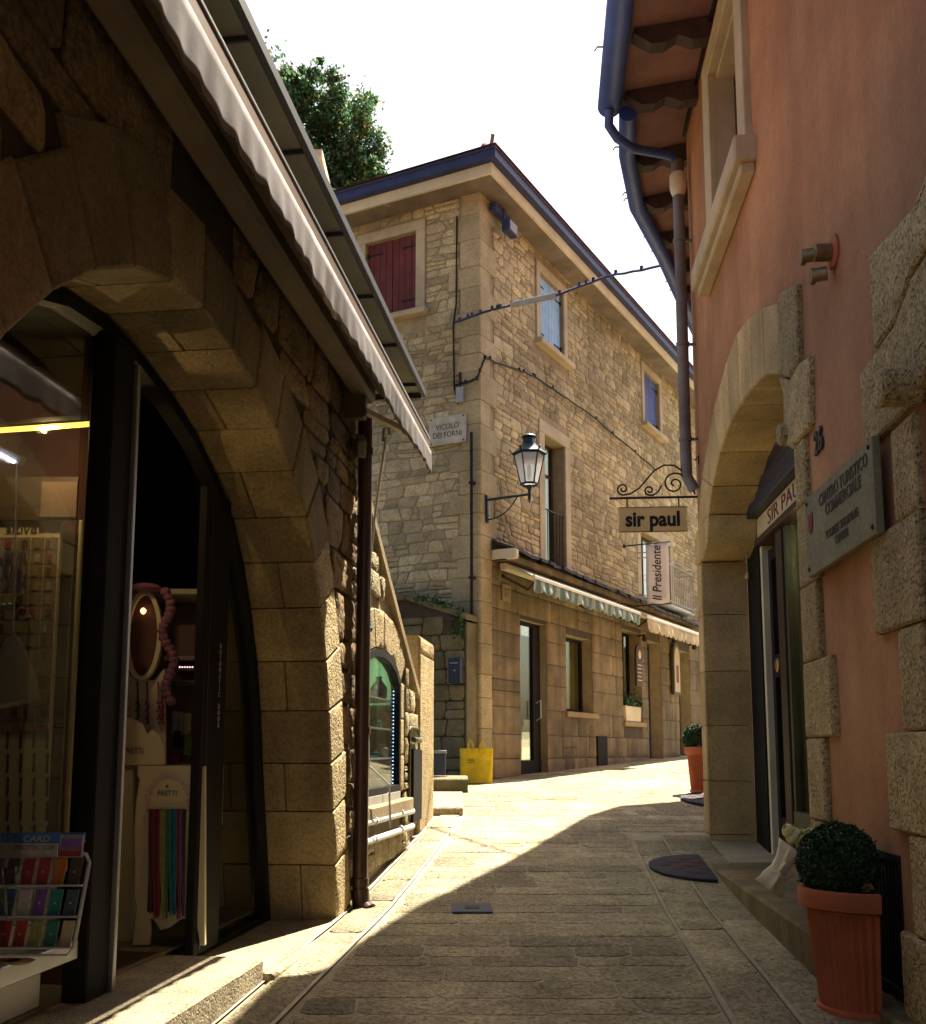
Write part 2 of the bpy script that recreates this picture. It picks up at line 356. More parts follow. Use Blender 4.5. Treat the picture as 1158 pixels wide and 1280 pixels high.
_x.inputs[0].default_value = .6; _n.links.new(_B.outputs[0], _x.inputs[1]); _n.links.new(_l.outputs[0], _x.inputs[2]); _y.inputs[0].default_value = .3; _n.links.new(_x.outputs[0], _y.inputs[1]); _n.links.new(_t.outputs[0], _y.inputs[2]); _n.links.new(_y.outputs[0], _n.nodes['Material Output'].inputs[0]); M['lantern_glass'] = m_
emit('strip_light', (1.0, .50, .08), .9); emit('lit_panel', (1.0, .9, .7), .5); emit('led_white', (.75, .72, 1.0), 3.0); emit('led_blue', (.35, .6, 1.0), 1.4)
emit('warm_glow', (1.0, .55, .25), .6); emit('led_pink', (1, .5, .6), 1.2); emit('led_green', (.7, 1, .6), 1.2)

# ------------------------------------------------------------------ masonry
def nz(x, y, s=0.0): return noise.noise(Vector((x, y, s)))
def crossings(poly, z):
    xs = []
    for (a, b), (c, d) in zip(poly, poly[1:] + poly[:1]):
        if (b > z) != (d > z): xs.append(a + (z - b) / (d - b) * (c - a))
    return sorted(xs)
def free(outer, holes, z0, z1):
    zs = [z0 + .005, (z0 + z1) / 2, z1 - .005]; iv = None
    xs = [crossings(outer, z) for z in zs]
    if any(len(x) < 2 for x in xs): return []
    iv = [(max(x[0] for x in xs), min(x[-1] for x in xs))]
    for h in holes:
        cs = [c for z in zs for c in crossings(h, z)]
        if not cs: continue
        a, b = min(cs), max(cs); nv = []
        for p, q in iv:
            if a > p: nv.append((p, min(q, a)))
            if b < q: nv.append((max(p, b), q))
        iv = nv
    return [(p, q) for p, q in iv if q - p > .05]
def stone(mb, w, corners, rng, depth, gap, rough, bulge, dens=.07, base=-.01):
    # one stone: rounded, jittered outline; sides rise from the mortar, face domed and uneven
    c = [Vector(p) for p in corners]; ctr = sum(c, Vector((0, 0))) / 4
    sz = min((c[1] - c[0]).length, (c[3] - c[0]).length)
    if sz < .025: return
    ins = [Vector(p) for p in inset([tuple(p) for p in c], gap / 2)]
    rc = min(sz * .3, .04); pts = []
    for i in range(4):
        p0, p1, p2 = ins[i - 1], ins[i], ins[(i + 1) % 4]
        a = (p0 - p1); b_ = (p2 - p1); r = rc * rng.uniform(.35, 1.0)
        la, lb = a.length, b_.length
        if la < 1e-6 or lb < 1e-6: continue
        pts.append(p1 + a / la * min(r, la * .4)); pts.append(p1 + b_ / lb * min(r, lb * .4))
        n = int((lb - 2 * r) / dens)
        for k in range(1, n):
            q = p1 + b_ * ((r + (lb - 2 * r) * k / n) / lb); pts.append(q)
    pts = [p + Vector((rng.uniform(-1, 1), rng.uniform(-1, 1))) * rough * .5 for p in pts]
    mb.col = (rng.random(), rng.random(), 0)
    d = depth * rng.uniform(.55, 1.15)
    def sc(p, m): v = p - ctr; L_ = max(v.length, 1e-4); return ctr + v * max(0, (L_ - m)) / L_
    fl = w.side < 0
    e = min(.016, sz * .12)
    r0 = mb.ring([w.pt(p.x, p.y, base) for p in pts])
    r1 = mb.ring([w.pt(p.x, p.y, d * .6) for p in pts])
    r2 = mb.ring([w.pt(*sc(p, e), d + rng.uniform(-1, 1) * rough * .5) for p in pts])
    r3 = mb.ring([w.pt(*(ctr + (p - ctr) * .45), d + bulge + rng.uniform(-1, 1) * rough) for p in pts])
    k = mb.add(w.pt(ctr.x, ctr.y, d + bulge * 1.2 + rng.uniform(-1, 1) * rough))
    mb.loft([r0, r1, r2, r3], True, fl)
    n = len(pts)
    for i in range(n): mb.face((r3[i], r3[(i + 1) % n], k), fl)
def masonry(mb, w, outer, holes=(), ch=(.1, .2), sw=(.15, .45), gap=.014, depth=.03, rough=.006, bulge=.006, seed=1, warp=.02, tilt=.02, split=.2, dens=.07):
    rng = random.Random(seed); zlo = min(p[1] for p in outer); zhi = max(p[1] for p in outer)
    zs = [zlo]
    while zs[-1] < zhi - ch[0] * .6: zs.append(min(zs[-1] + rng.uniform(*ch), zhi))
    if zs[-1] < zhi: zs.append(zhi)
    for i in range(len(zs) - 1):
        za, zb = zs[i], zs[i + 1]
        wa = 0 if i == 0 else warp; wb = 0 if i == len(zs) - 2 else warp
        fa = lambda s, z=za, k=wa: z + nz(s * 1.7, z * 3, seed) * k
        fb = lambda s, z=zb, k=wb: z + nz(s * 1.7, z * 3, seed) * k
        for p, q in free(outer, holes, za, zb):
            s = p
            prev = (p, p)
            while s < q - 1e-4:
                wd_ = rng.uniform(*sw) * (1 if rng.random() > .15 else .55); e = s + wd_
                if q - e < sw[0] * .7: e = q
                t = 0 if e >= q else rng.uniform(-tilt, tilt); cur = (e - t, e + t)
                cs = [(prev[0], fa(prev[0])), (cur[0], fa(cur[0])), (cur[1], fb(cur[1])), (prev[1], fb(prev[1]))]
                if rng.random() < split and zb - za > ch[0] * 1.25:
                    f = rng.uniform(.38, .62); m0 = (prev[0] * (1 - f) + prev[1] * f, cs[0][1] * (1 - f) + cs[3][1] * f); m1 = (cur[0] * (1 - f) + cur[1] * f, cs[1][1] * (1 - f) + cs[2][1] * f)
                    stone(mb, w, [cs[0], cs[1], m1, m0], rng, depth, gap, rough, bulge, dens); stone(mb, w, [m0, m1, cs[2], cs[3]], rng, depth, gap, rough, bulge, dens)
                else: stone(mb, w, cs, rng, depth, gap, rough, bulge, dens)
                prev = cur; s = e
def sheet(mb, w, outer, holes=(), o=0.0, reveal=0.0):   # flat face with real openings; each opening gets its reveal
    loops = [[Vector((p[0], p[1], 0)) for p in outer]] + [[Vector((p[0], p[1], 0)) for p in h] for h in holes]
    flat = [p for l in loops for p in l]
    tris = tessellate_polygon(loops); idx = [mb.add(w.pt(p.x, p.y, o)) for p in flat]
    for t in tris:
        a, b_, c = (flat[i] for i in t); cr = (b_ - a).cross(c - a).z
        mb.face([idx[i] for i in t], (cr < 0) != (w.side < 0))
    if reveal:
        for h in holes:
            a = sum(p[0] * q[1] - q[0] * p[1] for p, q in zip(h, h[1:] + h[:1]))
            r0 = mb.ring([w.pt(p[0], p[1], o) for p in h]); r1 = mb.ring([w.pt(p[0], p[1], o - reveal) for p in h])
            mb.loft([r1, r0], True, (a < 0) == (w.side < 0))
def rect(s0, s1, z0, z1): return [(s0, z0), (s1, z0), (s1, z1), (s0, z1)]
def rough_block(mb, w, poly, o0, o1, rng, bev=.012, amp=.006, n=.09, fm=None):
    amp = min(amp, .003) * .7; bev = min(bev, .009); o1 = min(o1, .032)   # dressed block whose outer face is gridded and uneven
    mb.col = (rng.random(), rng.random() * .7, 0)
    P = []
    for p, q in zip(poly, poly[1:] + poly[:1]):
        L_ = math.hypot(q[0] - p[0], q[1] - p[1]); k = max(1, int(L_ / n))
        for i in range(k): P.append((p[0] + (q[0] - p[0]) * i / k, p[1] + (q[1] - p[1]) * i / k))
    a = sum(p[0] * q[1] - q[0] * p[1] for p, q in zip(P, P[1:] + P[:1])); fl = (a < 0) != (w.side < 0)
    I = inset(P, bev); cx = sum(p[0] for p in P) / len(P); cz = sum(p[1] for p in P) / len(P)
    J = lambda k: rng.uniform(-1, 1) * k
    r0 = mb.ring([w.pt(s, z, o0) for s, z in P]); r1 = mb.ring([w.pt(s + J(amp * .4), z + J(amp * .4), o1 - bev) for s, z in P])
    r2 = mb.ring([w.pt(s, z, o1 + J(amp * .3)) for s, z in I])
    r3 = mb.ring([w.pt(cx + (s - cx) * .66, cz + (z - cz) * .66, o1 + amp + J(amp)) for s, z in I])
    r4 = mb.ring([w.pt(cx + (s - cx) * .3, cz + (z - cz) * .3, o1 + amp + J(amp)) for s, z in I])
    c = mb.add(w.pt(cx, cz, o1 + amp)); mb.loft([r0, r1], True, fl); m0_ = mb.m; mb.m = m0_ if fm is None else fm; mb.loft([r1, r2, r3, r4], True, fl); m = len(I)
    for i in range(m): mb.face((r4[i], r4[(i + 1) % m], c), fl)
    mb.m = m0_; mb.face(r0, not fl)
def text(parent, s, P, xd, ud, size, m, name='lettering', ext=.003, bold=0.0, align='CENTER', sx=1.0, shear=0, lead=1.0):
    cu = bpy.data.curves.new(name, 'FONT'); cu.body = s; cu.size = size; cu.extrude = ext; cu.offset = bold; cu.align_x = align; cu.align_y = 'CENTER'; cu.shear = shear; cu.space_line = lead
    cu.resolution_u = 3
    to = bpy.data.objects.new(name, cu); COL.objects.link(to); bpy.context.view_layer.update()
    me = bpy.data.meshes.new_from_object(to.evaluated_get(bpy.context.evaluated_depsgraph_get())); me.name = name
    bpy.data.objects.remove(to); bpy.data.curves.remove(cu)
    xd, ud = Vector(xd).normalized(), Vector(ud).normalized(); nd = xd.cross(ud)
    mt = Matrix((( xd.x * sx, ud.x, nd.x, P[0]), (xd.y * sx, ud.y, nd.y, P[1]), (xd.z * sx, ud.z, nd.z, P[2]), (0, 0, 0, 1)))
    me.transform(mt); me.materials.clear(); me.materials.append(M[m])
    o = bpy.data.objects.new(name, me); COL.objects.link(o)
    if parent: o.parent = parent; o.matrix_parent_inverse = INV[parent.name]
    return o

# ------------------------------------------------------------------ ground and street
def lx(y): return -1.39 + y * math.tan(R_(7.2))
def rx(y): return 1.28 + y * math.tan(R_(4.4))
mb = MB(); ys = [-40, -20, -5, 0, 2, 3.5, 4.7, 5.9, 6.8, 7.6, 8.85, 10.1, 11.8, 13.5, 15.7, 18, 30, 60, 400]; xs = [-300, -40, -10, -3, 0, 3, 10, 40, 300]
gr = [mb.ring([(x, y, G(y) - .06) for x in xs]) for y in ys]; mb.loft(gr, False, True)
tag(mb.build('ground', 'earth'), kind='structure')
class EdgeFlat:
    side = 1
    def pt(w, s, z, o=0): return Vector((lx(z) + s, z, G(z) + o))
mb = MB(); mb.m = 1
ys = [.4 + .25 * i for i in range(110)]
def left_edge(y): return lx(y) - .1 if y < 9 else -.4 - (y - 9) * .4
gr = [mb.ring([(left_edge(y) + (14 - left_edge(y)) * k / 12, y, G(y)) for k in range(13)]) for y in ys]; mb.loft(gr, False, True)
mb.m = 0
outer = [(lx(.6) + .27, .6), (1.28 + .046 - .625, .6), (1.28 + .624 - .625, 8.1), (2.1, 8.12), (4.4, 12), (10, 17), (15, 24), (8, 26), (-.5, 13.7), (-2, 13.7), (-2, 13), (-.02, 9.2), (lx(9) + .27, 9)]
masonry(mb, FL, outer, (), ch=(.17, .30), sw=(.22, .50), gap=.009, depth=.005, rough=.0018, bulge=.0003, seed=5, warp=.02, tilt=.015, split=.18, dens=.12)
tag(mb.build('street', ['paving', 'paving_joint'], smooth=35), kind='structure')
mb = MB()
rng = random.Random(3); y = .6
while y < 8.9:
    e = min(y + rng.uniform(.5, .95), 8.95); stone(mb, EdgeFlat(), [(.055, y), (.235, y), (.235, e), (.055, e)], rng, .012, .008, .002, .001, .1); y = e
for a, c in ((.025, .043), (.238, .256)):
    mb.m = 1; r0 = mb.ring([EdgeFlat().pt(a + nz(t * 2, a) * .008, t, .0125) for t in [.6 + .25 * i for i in range(34)]]); r1 = mb.ring([EdgeFlat().pt(c + nz(t * 2.3, c, 3) * .008, t, .0125) for t in [.6 + .25 * i for i in range(34)]])
    mb.loft([r0, r1], False, True); mb.m = 0
tag(mb.build('kerb_strip', ['paving', 'white_joint'], smooth=35), kind='structure')
class EdgeFlatR:
    side = -1
    def pt(w, s, z, o=0): return Vector((rx(z) - s, z, G(z) + o))
mb = MB(); rng = random.Random(13); y = 1.5
while y < 8.0:
    e = min(y + rng.uniform(.6, 1.1), 8.1); stone(mb, EdgeFlatR(), [(.02, y), (.36, y), (.36, e), (.02, e)], rng, .012, .008, .002, .001, .1); stone(mb, EdgeFlatR(), [(.375, y - .2), (.60, y - .2), (.60, e - .2), (.375, e - .2)], rng, .011, .008, .002, .001, .1); y = e
mb.m = 1
for a, c in ((.36, .378), (.60, .622)):
    r0 = mb.ring([EdgeFlatR().pt(a + nz(t * 2, a) * .008, t, .0115) for t in [1.5 + .25 * i for i in range(27)]]); r1 = mb.ring([EdgeFlatR().pt(c + nz(t * 2.3, c, 3) * .008, t, .0115) for t in [1.5 + .25 * i for i in range(27)]]); mb.loft([r0, r1], False)
tag(mb.build('gutter_strip', ['paving', 'paving_joint'], smooth=35), kind='structure')
# flush iron cover in the paving
t = thing('drain_cover', (-.12, 5.75, G(5.75)), 'small square metal cover set flush in the sunlit paving', 'drain cover')
mb = MB(); p = at(588, 1137, 5.82); mb.prism(FL, rect(-.06, .16, 5.68, 5.92), .004, .016, .003); mb.build('cover', 'c_navy', t)
mb = MB(); mb.box(FL, .01, .09, 5.76, 5.84, .015, .019, .001); mb.build('grip', 'iron', t)

# ------------------------------------------------------------------ left: stone shop building with the great arch
ARC = [(5.60, -.90), (5.53, -.59), (5.46, -.31), (5.40, -.06), (5.345, .21), (5.27, .46), (5.15, .72), (5.02, .93), (4.86, 1.12), (4.62, 1.28), (4.36, 1.40), (4.08, 1.48), (3.80, 1.535), (3.50, 1.56), (3.22, 1.53), (2.96, 1.45), (2.73, 1.33), (2.52, 1.17), (2.33, .98), (2.16, .76), (2.02, .50), (1.91, .22), (1.83, -.06), (1.77, -.35), (1.73, -.62), (1.71, -.90)]
def offc(pts, d):      # offset an open curve to its right-hand (outer) side
    out = []
    for i, p in enumerate(pts):
        a = pts[max(i - 1, 0)]; c = pts[min(i + 1, len(pts) - 1)]; t = Vector((c[0] - a[0], c[1] - a[1])).normalized()
        out.append((p[0] + t.y * d, p[1] - t.x * d))
    return out
bl = thing('stone_shop_building', WL.pt(2, -1.2, -1), 'rough stone shop building on the left with a wide arched shop opening', 'building')
hole = offc(ARC, .07)
mb = MB(); mb.m = 1
sheet(mb, WL, [(-2, -1.8), (1.4, -1.8)] + [(1.4, -.95)] + list(reversed(hole)) + [(5.7, -.95), (5.7, -1.8), (6.25, -1.8), (6.25, 2.3), (-2, 2.3)], (), 0)
mb.prism(WL, rect(6.23, 6.25, -1.8, 2.3), -3.2, -.001)
mb.m = 0
ext = offc(ARC, .30)
masonry(mb, WL, [(-.5, -.9), (6.24, -.9), (6.24, 2.25), (-.5, 2.25)], [[(p[0], p[1]) for p in ext] + [(ext[-1][0], -1), (ext[0][0], -1)]], ch=(.13, .30), sw=(.2, .5), gap=.020, depth=.018, rough=.006, bulge=.0015, seed=11, warp=.06, tilt=.06, split=.35, dens=.05)
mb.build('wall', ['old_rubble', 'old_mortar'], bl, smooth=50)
mb = MB(); rng = random.Random(8)
ZQ = [rng.uniform(-.05, .05) for _ in ARC]
ext2 = offc(ARC, .31)
for i in range(len(ARC) - 1):
    q = [ARC[i], ARC[i + 1], (ext2[i + 1][0], ext2[i + 1][1]), (ext2[i][0], ext2[i][1])]
    big = 1 + (.3 if i in (14, 15) else rng.uniform(-.12, .10))
    q[2] = (q[1][0] + (q[2][0] - q[1][0]) * big, q[1][1] + (q[2][1] - q[1][1]) * big); q[3] = (q[0][0] + (q[3][0] - q[0][0]) * big, q[0][1] + (q[3][1] - q[0][1]) * big)
    q = inset(q, .0035)
    m0 = len(mb.v)
    if i % 2 == 0:
        mb.m = 0; mb.col = (rng.random(), rng.random(), 0); mb.prism(WL, q, -.42, -.165 - .03 * (i % 3), .006)
        rough_block(mb, WL, q, -.158 - .03 * (i % 3), .03, rng, .014, .008, .07, 1 if i < 7 else 0)
    else: mb.m = 0; rough_block(mb, WL, q, -.42, .03, rng, .014, .008, .07, 1 if i < 7 else 0)
    if i in (13, 14, 15, 16): pass
arch = mb.build('arch_surround', ['shop_stone', 'rockface'], bl, smooth=40)
mb = MB()
mb.box(WL, 4.36, 5.66, -1.1, -.895, -.3, .075, .012)
mb.build('plinth_block', 'kerb', bl)
# platform in front of and inside the shop
mb = MB(); mb.m = 0
mb.box(WL, -1.5, 4.35, -1.5, -.83, -.6, .035, .012); mb.box(WL, -1.5, 5.62, -1.5, -.834, -3.3, -.61)
mb.box(WL, 4.352, 5.6, -1.5, -.88, -.6, .03, .012)
mb.build('threshold_step', 'kerb', bl)
# low eave over the awning: boarded underside with ribs, dark edge
mb = MB(); mb.prism(WL, rect(-2, 6.3, 2.245, 2.262), -3.2, .34); mb.build('eave_panel', 'canopy_panel', bl)
mb = MB(); mb.box(WL, -2, 6.315, 2.215, 2.265, .342, .368, .004); mb.box(WL, 6.302, 6.33, 2.21, 2.265, -3.2, .34); mb.build('eave_edge', 'canopy_edge', bl)
for k in range(9):
    mb = MB(); s = 6.14 - .62 * k; mb.box(WL, s - .010, s, 2.226, 2.243, .03, .338, .002); mb.build('eave_rib', 'canopy_edge', bl)
mb = MB(); r = [WL.pt(-2, 2.31, .33), WL.pt(6.3, 2.31, .33), WL.pt(6.3, 3.1, -3.4), WL.pt(-2, 3.1, -3.4)]
mb.poly(r); mb.poly([p - Vector((0, 0, .04)) for p in r], True); mb.build('roof', 'roof_tile', bl)
mb = MB()      # interior shell
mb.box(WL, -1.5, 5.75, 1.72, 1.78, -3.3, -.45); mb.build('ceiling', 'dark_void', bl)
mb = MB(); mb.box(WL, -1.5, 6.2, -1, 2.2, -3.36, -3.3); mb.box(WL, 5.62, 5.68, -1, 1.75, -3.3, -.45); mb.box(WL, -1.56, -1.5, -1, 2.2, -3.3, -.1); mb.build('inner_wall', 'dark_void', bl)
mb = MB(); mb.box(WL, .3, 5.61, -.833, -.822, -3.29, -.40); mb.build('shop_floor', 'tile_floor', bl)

# shop front: dark metal posts and an arched rim, glass to both sides of the open sliding door
sf = bl
inn = offc(ARC, -.012)
mb = MB(); rim_in = offc(ARC, -.06)
for i in range(len(ARC) - 1):
    a, c, d_, e = inn[i], inn[i + 1], rim_in[i + 1], rim_in[i]
    mb.prism(WL, [a, c, d_, e], -.40, -.33)
mb.build('arched_rim', 'black_frame', sf, smooth=40)
mb = MB(); mb.box(WL, 3.53, 3.69, -.83, 1.50, -.40, -.31, .006); mb.build('post', 'black_frame', sf)
mb = MB(); mb.box(WL, 3.692, 3.715, -.83, 1.45, -.36, -.295, .003); mb.build('post_trim', 'aluminium', sf)
mb = MB(); mb.box(WL, 4.46, 4.76, -.86, 1.18, -.35, -.31, .006); post = mb.build('door_post', 'black_frame', sf); sub_of(post)
mb = MB(); mb.box(WL, 4.515, 4.525, -.84, 1.16, -.312, -.306, .001)
for z in (-.15, .55): mb.lathe(WL.pt(4.60, z, -.313), [(.006, 0), (.006, .006)], 8, WL.n)
mb.build('groove', 'c_black', post)
a_ = 'AUTOMATIC DOOR'
text(post, '\n'.join(a_), WL.pt(4.66, .30, -.305), WL.d, (0, 0, 1), .033, 'letter_grey', 'lettering', .001, 0, lead=.84)
mb = MB(); mb.box(WL, 1.72, 3.50, -.68, -.62, -.40, -.33, .003); mb.build('sill_rail', 'aluminium', sf)
def arch_pane(s0, s1, zb, o, n=14):
    top = []
    for k in range(n + 1):
        s = s0 + (s1 - s0) * k / n; best = 9
        P = rim_in
        for (x1, z1), (x2, z2) in zip(P, P[1:]):
            if (x1 - s) * (x2 - s) <= 0 and abs(x1 - x2) > 1e-6: best = z1 + (z2 - z1) * (s - x1) / (x2 - x1)
        top.append((s, best if best < 8 else zb + .02))
    return [(s0, zb)] + [(s1, zb)] + list(reversed(top))
mb = MB(); mb.prism(WL, arch_pane(1.80, 3.525, -.62, 0), -.372, -.364); mb.build('glass_pane', 'clear_glass', sf)
mb = MB(); mb.prism(WL, arch_pane(4.765, 5.42, -.84, 0), -.372, -.364); mb.build('glass_pane', 'clear_glass', sf)
mb = MB(); mb.box(WL, 4.765, 5.50, -.90, -.85, -.40, -.33, .003); mb.build('bottom_rail', 'black_frame', sf)

# ------------------------------------------------------------------ left: sunlit stair wall with arched display window
lw = thing('stair_wall', WL.pt(7, -.8, 0), 'sunlit low stone wall with a sloping coping and an arched display window', 'wall')
WIN = [(7.47, -.28), (7.47, .50), (7.30, .60), (7.08, .655), (6.84, .675), (6.6, .66), (6.36, .61), (6.18, .52), (6.18, -.28)]
top = [(6.3, 1.52), (6.7, 1.27), (7.43, .84), (8.18, .42)]
mb = MB(); mb.m = 1
O = [(6.252, -1.5), (8.2, -1.5)] + list(reversed(top)) + [(6.252, 1.55)]
sheet(mb, WL, O, [WIN], -.02)
mb.box(WL, 8.0, 8.18, -1.4, .40, -.6, -.025)
mb.m = 0
WX = offc(WIN, .0)
VO = [(7.47 + .22, .50), (7.40, .83), (7.1, .92), (6.84, .945), (6.55, .92), (6.30, .86), (6.26, .52)]
masonry(mb, WL, [(6.26, -.85)] + [(8.18, -.7)] + list(reversed([(p[0], p[1] - .03) for p in top])) + [(6.26, 1.5)], [[(7.60, -.42), (7.66, .52), (7.42, .86), (6.84, .955), (6.26, .88), (6.2, .5), (6.2, -.42)]], ch=(.10, .22), sw=(.12, .34), gap=.016, depth=.014, rough=.006, bulge=.002, seed=21, warp=.03, tilt=.04, split=.3, dens=.05)
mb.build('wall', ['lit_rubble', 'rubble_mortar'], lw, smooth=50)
mb = MB(); rng = random.Random(4)
inp = [(7.47, .50), (7.30, .60), (7.08, .655), (6.84, .675), (6.6, .66), (6.36, .61), (6.20, .54)]; oup = [(7.68, .66), (7.48, .82), (7.20, .91), (6.86, .94), (6.54, .92), (6.34, .87), (6.255, .83)]
for i in range(6): rough_block(mb, WL, inset([inp[i], inp[i + 1], oup[i + 1], oup[i]], .004), -.04, .004, rng, .012, .006, .05)
zz = [-.28, -.02, .24, .50]
for a, c in zip(zz, zz[1:]): rough_block(mb, WL, inset(rect(7.47, 7.64 + rng.uniform(-.03, .03), a, c), .003), -.04, .002, rng, .012, .006, .05)
mb.build('window_arch', 'rockface', lw, smooth=40)
mb = MB(); mb.box(WL, 6.0, 7.66, -.42, -.33, -.2, .07, .008); mb.build('window_sill', 'dressed', lw)
mb = MB(); mb.prism(WL, top + [(p[0] + .03, p[1] + .07) for p in reversed(top)], -.32, .022, .008); cop = mb.build('coping', 'dressed', lw)
# display window
dwin = lw
fi = inset(WIN, .05)
mb = MB()
for i in range(len(WIN)):
    j = (i + 1) % len(WIN); mb.prism(WL, [WIN[i], WIN[j], fi[j], fi[i]], -.06, .008)
mb.build('frame', 'black_frame', dwin)
mb = MB(); mb.box(WL, 6.2, 6.82, -.345, -.275, -.1, .012, .004); mb.box(WL, 6.83, 7.45, -.345, -.275, -.1, .012, .004); mb.build('bottom_rail', 'aluminium', dwin)
mb = MB(); mb.prism(WL, fi, -.022, -.016); mb.build('glass_pane', 'clear_glass', dwin)
mb = MB(); mb.box(WL, 6.1, 7.55, -.35, .75, -.62, -.6); mb.box(WL, 7.55, 7.57, -.35, .75, -.6, -.05); mb.box(WL, 6.1, 7.55, -.36, -.34, -.6, -.05); mb.box(WL, 6.1, 7.55, .72, .74, -.6, -.05); mb.build('display_case', 'mint', dwin)
for k, z in enumerate((-.05, .15, .35)):
    mb = MB(); mb.box(WL, 6.15, 7.5, z, z + .012, -.55, -.035); mb.build('glass_shelf', 'clear_plastic', dwin)
mb = MB()
for k in range(26):
    mb.lathe(WL.pt(7.40, -.22 + k * .026, -.035), [(.0045, 0), (.0045, .004)], 6, -WL.d)
mb.build('led_strip', 'led_blue', dwin)
GOODS = [(7.12, -.34, .26, 'c_navy', 'dark blue necklace bust at the bottom of the display window', 'necklace_bust', .085), (7.34, -.34, .10, 'c_olive', 'olive jewellery box on the floor of the display window', 'jewellery_box', .05), (6.95, -.038, .05, 'c_jade', 'green glass jewellery tray on the lowest display shelf', 'jewellery_tray', .07), (7.28, -.038, .09, 'c_grey', 'pale jewellery box at the right end of the lowest display shelf', 'jewellery_box', .05), (7.05, .162, .06, 'c_teal', 'teal jewellery box on the middle display shelf', 'jewellery_box', .06), (7.32, .162, .11, 'c_beige', 'beige necklace stand on the middle display shelf', 'necklace_stand', .045), (6.9, .362, .05, 'c_grey', 'small grey dish on the top display shelf', 'jewellery_dish', .05), (7.2, .362, .16, 'c_black', 'dark ring stand on the top display shelf', 'ring_stand', .055)]
for i, (s, z, h, cm, lb, nm, r) in enumerate(GOODS):
    mb = MB(); q = WL.pt(s, z, -.045 - r)
    if h > .15: mb.lathe(q, [(r * .7, 0), (r, h * .1), (r * 1.05, h * .5), (r * .55, h * .75), (r * .35, h * .85), (r * .4, h)], 14)
    else: mb.lathe(q, [(r * .9, 0), (r, h * .2), (r, h * .7), (r * .8, h * .75), (r * .8, h)], 18)
    o = mb.build(nm, cm, None, smooth=50); tag(o, lb, 'jewellery display')
# dark handrail beyond the coping
mb = MB(); mb.bar(WL.pt(6.35, 1.66, -.2), WL.pt(7.95, .74, -.2), .05, .035); tag(mb.build('handrail', 'rod_brown', None, bevel=.004), 'dark brown handrail sloping down behind the sunlit stair wall', 'handrail')
# end pier
mb = MB(); rng = random.Random(6)
zz = [-.9, .92]
mb.m = 0; mb.prism(WL, rect(8.2, 8.93, -1.0, .925), -.10, .015, .012)
pr = mb.build('stone_pier', ['dressed', 'rockface'], None); tag(pr, 'square stone pier ending the sunlit stair wall', 'pier')
mb = MB(); rough_block(mb, WL, rect(8.215, 8.915, -.62, .78), .01, .022, rng, .01, .006, .05); rough_block(mb, WL, rect(8.215, 8.915, .795, .91), .01, .022, rng, .01, .006, .05)
INV[pr.name] = Matrix.Identity(4)
mb.build('rockface', 'rockface', pr, smooth=40)
# pipes along the base, meter cabinet
for z, lb in ((-.41, 'upper white pipe running along the foot of the sunlit wall'), (-.52, 'lower white pipe running along the foot of the sunlit wall')):
    mb = MB(); mb.tube([WL.pt(5.98, z, .055), WL.pt(7.70, z - .02, .055)], .021, 10)
    for s in (6.35, 7.2): mb.tube([WL.pt(s, z - .005, .055), WL.pt(s + .03, z - .005, .055)], .027, 10)
    tag(mb.build('white_pipe', 'pipe_white', None, smooth=60), lb, 'pipe', 'white pipes at the wall foot')
cb = thing('meter_cabinet', WL.pt(7.95, -.55, 0), 'narrow dark meter cabinet door with a grey pipe frame in the sunlit wall', 'cabinet')
mb = MB(); mb.box(WL, 7.80, 8.18, -.52, .02, .0, .045, .005); mb.build('door', 'black_frame', cb)
mb = MB(); mb.tube([WL.pt(7.74, -.5, .02), WL.pt(7.74, .14, .02), WL.pt(7.77, .18, .02), WL.pt(8.1, .18, .02), WL.pt(8.15, .14, .02)], .012, 8); mb.box(WL, 7.8, 8.1, .07, .11, .02, .06, .01); mb.build('pipe_frame', 'olive_frame', cb, smooth=60)
# stone blocks at the corner, beyond the pier
for (X0, X1, Y0, Y1, z0, z1, lb) in [(-.33, .0, 8.98, 9.9, -.62, -.425, 'worn stone step nearest the pier, half in sunlight'), (-.42, .05, 10.5, 11.5, -.55, -.265, 'dark stone block behind the worn step, beside the yellow bag')]:
    mb = MB(); mb.prism(FL, rect(X0, X1, Y0, Y1), -.1, z1 - G((Y0 + Y1) / 2), .012)
    tag(mb.build('stone_block', 'kerb' if z1 < -.3 else 'mossy', None), lb, 'step')
t = thing('planter_box', (-.5, 12.0, -.4), 'small grey box against the mossy wall behind the dark block', 'box')
mb = MB(); mb.cube(-.47, -.2, 11.75, 12.0, -.42, -.02, .01); mb.build('body', 'c_navy', t); mb = MB(); mb.cube(-.48, -.19, 11.74, 12.01, -.018, .02, .008); mb.build('lid', 'grey_paint', t)

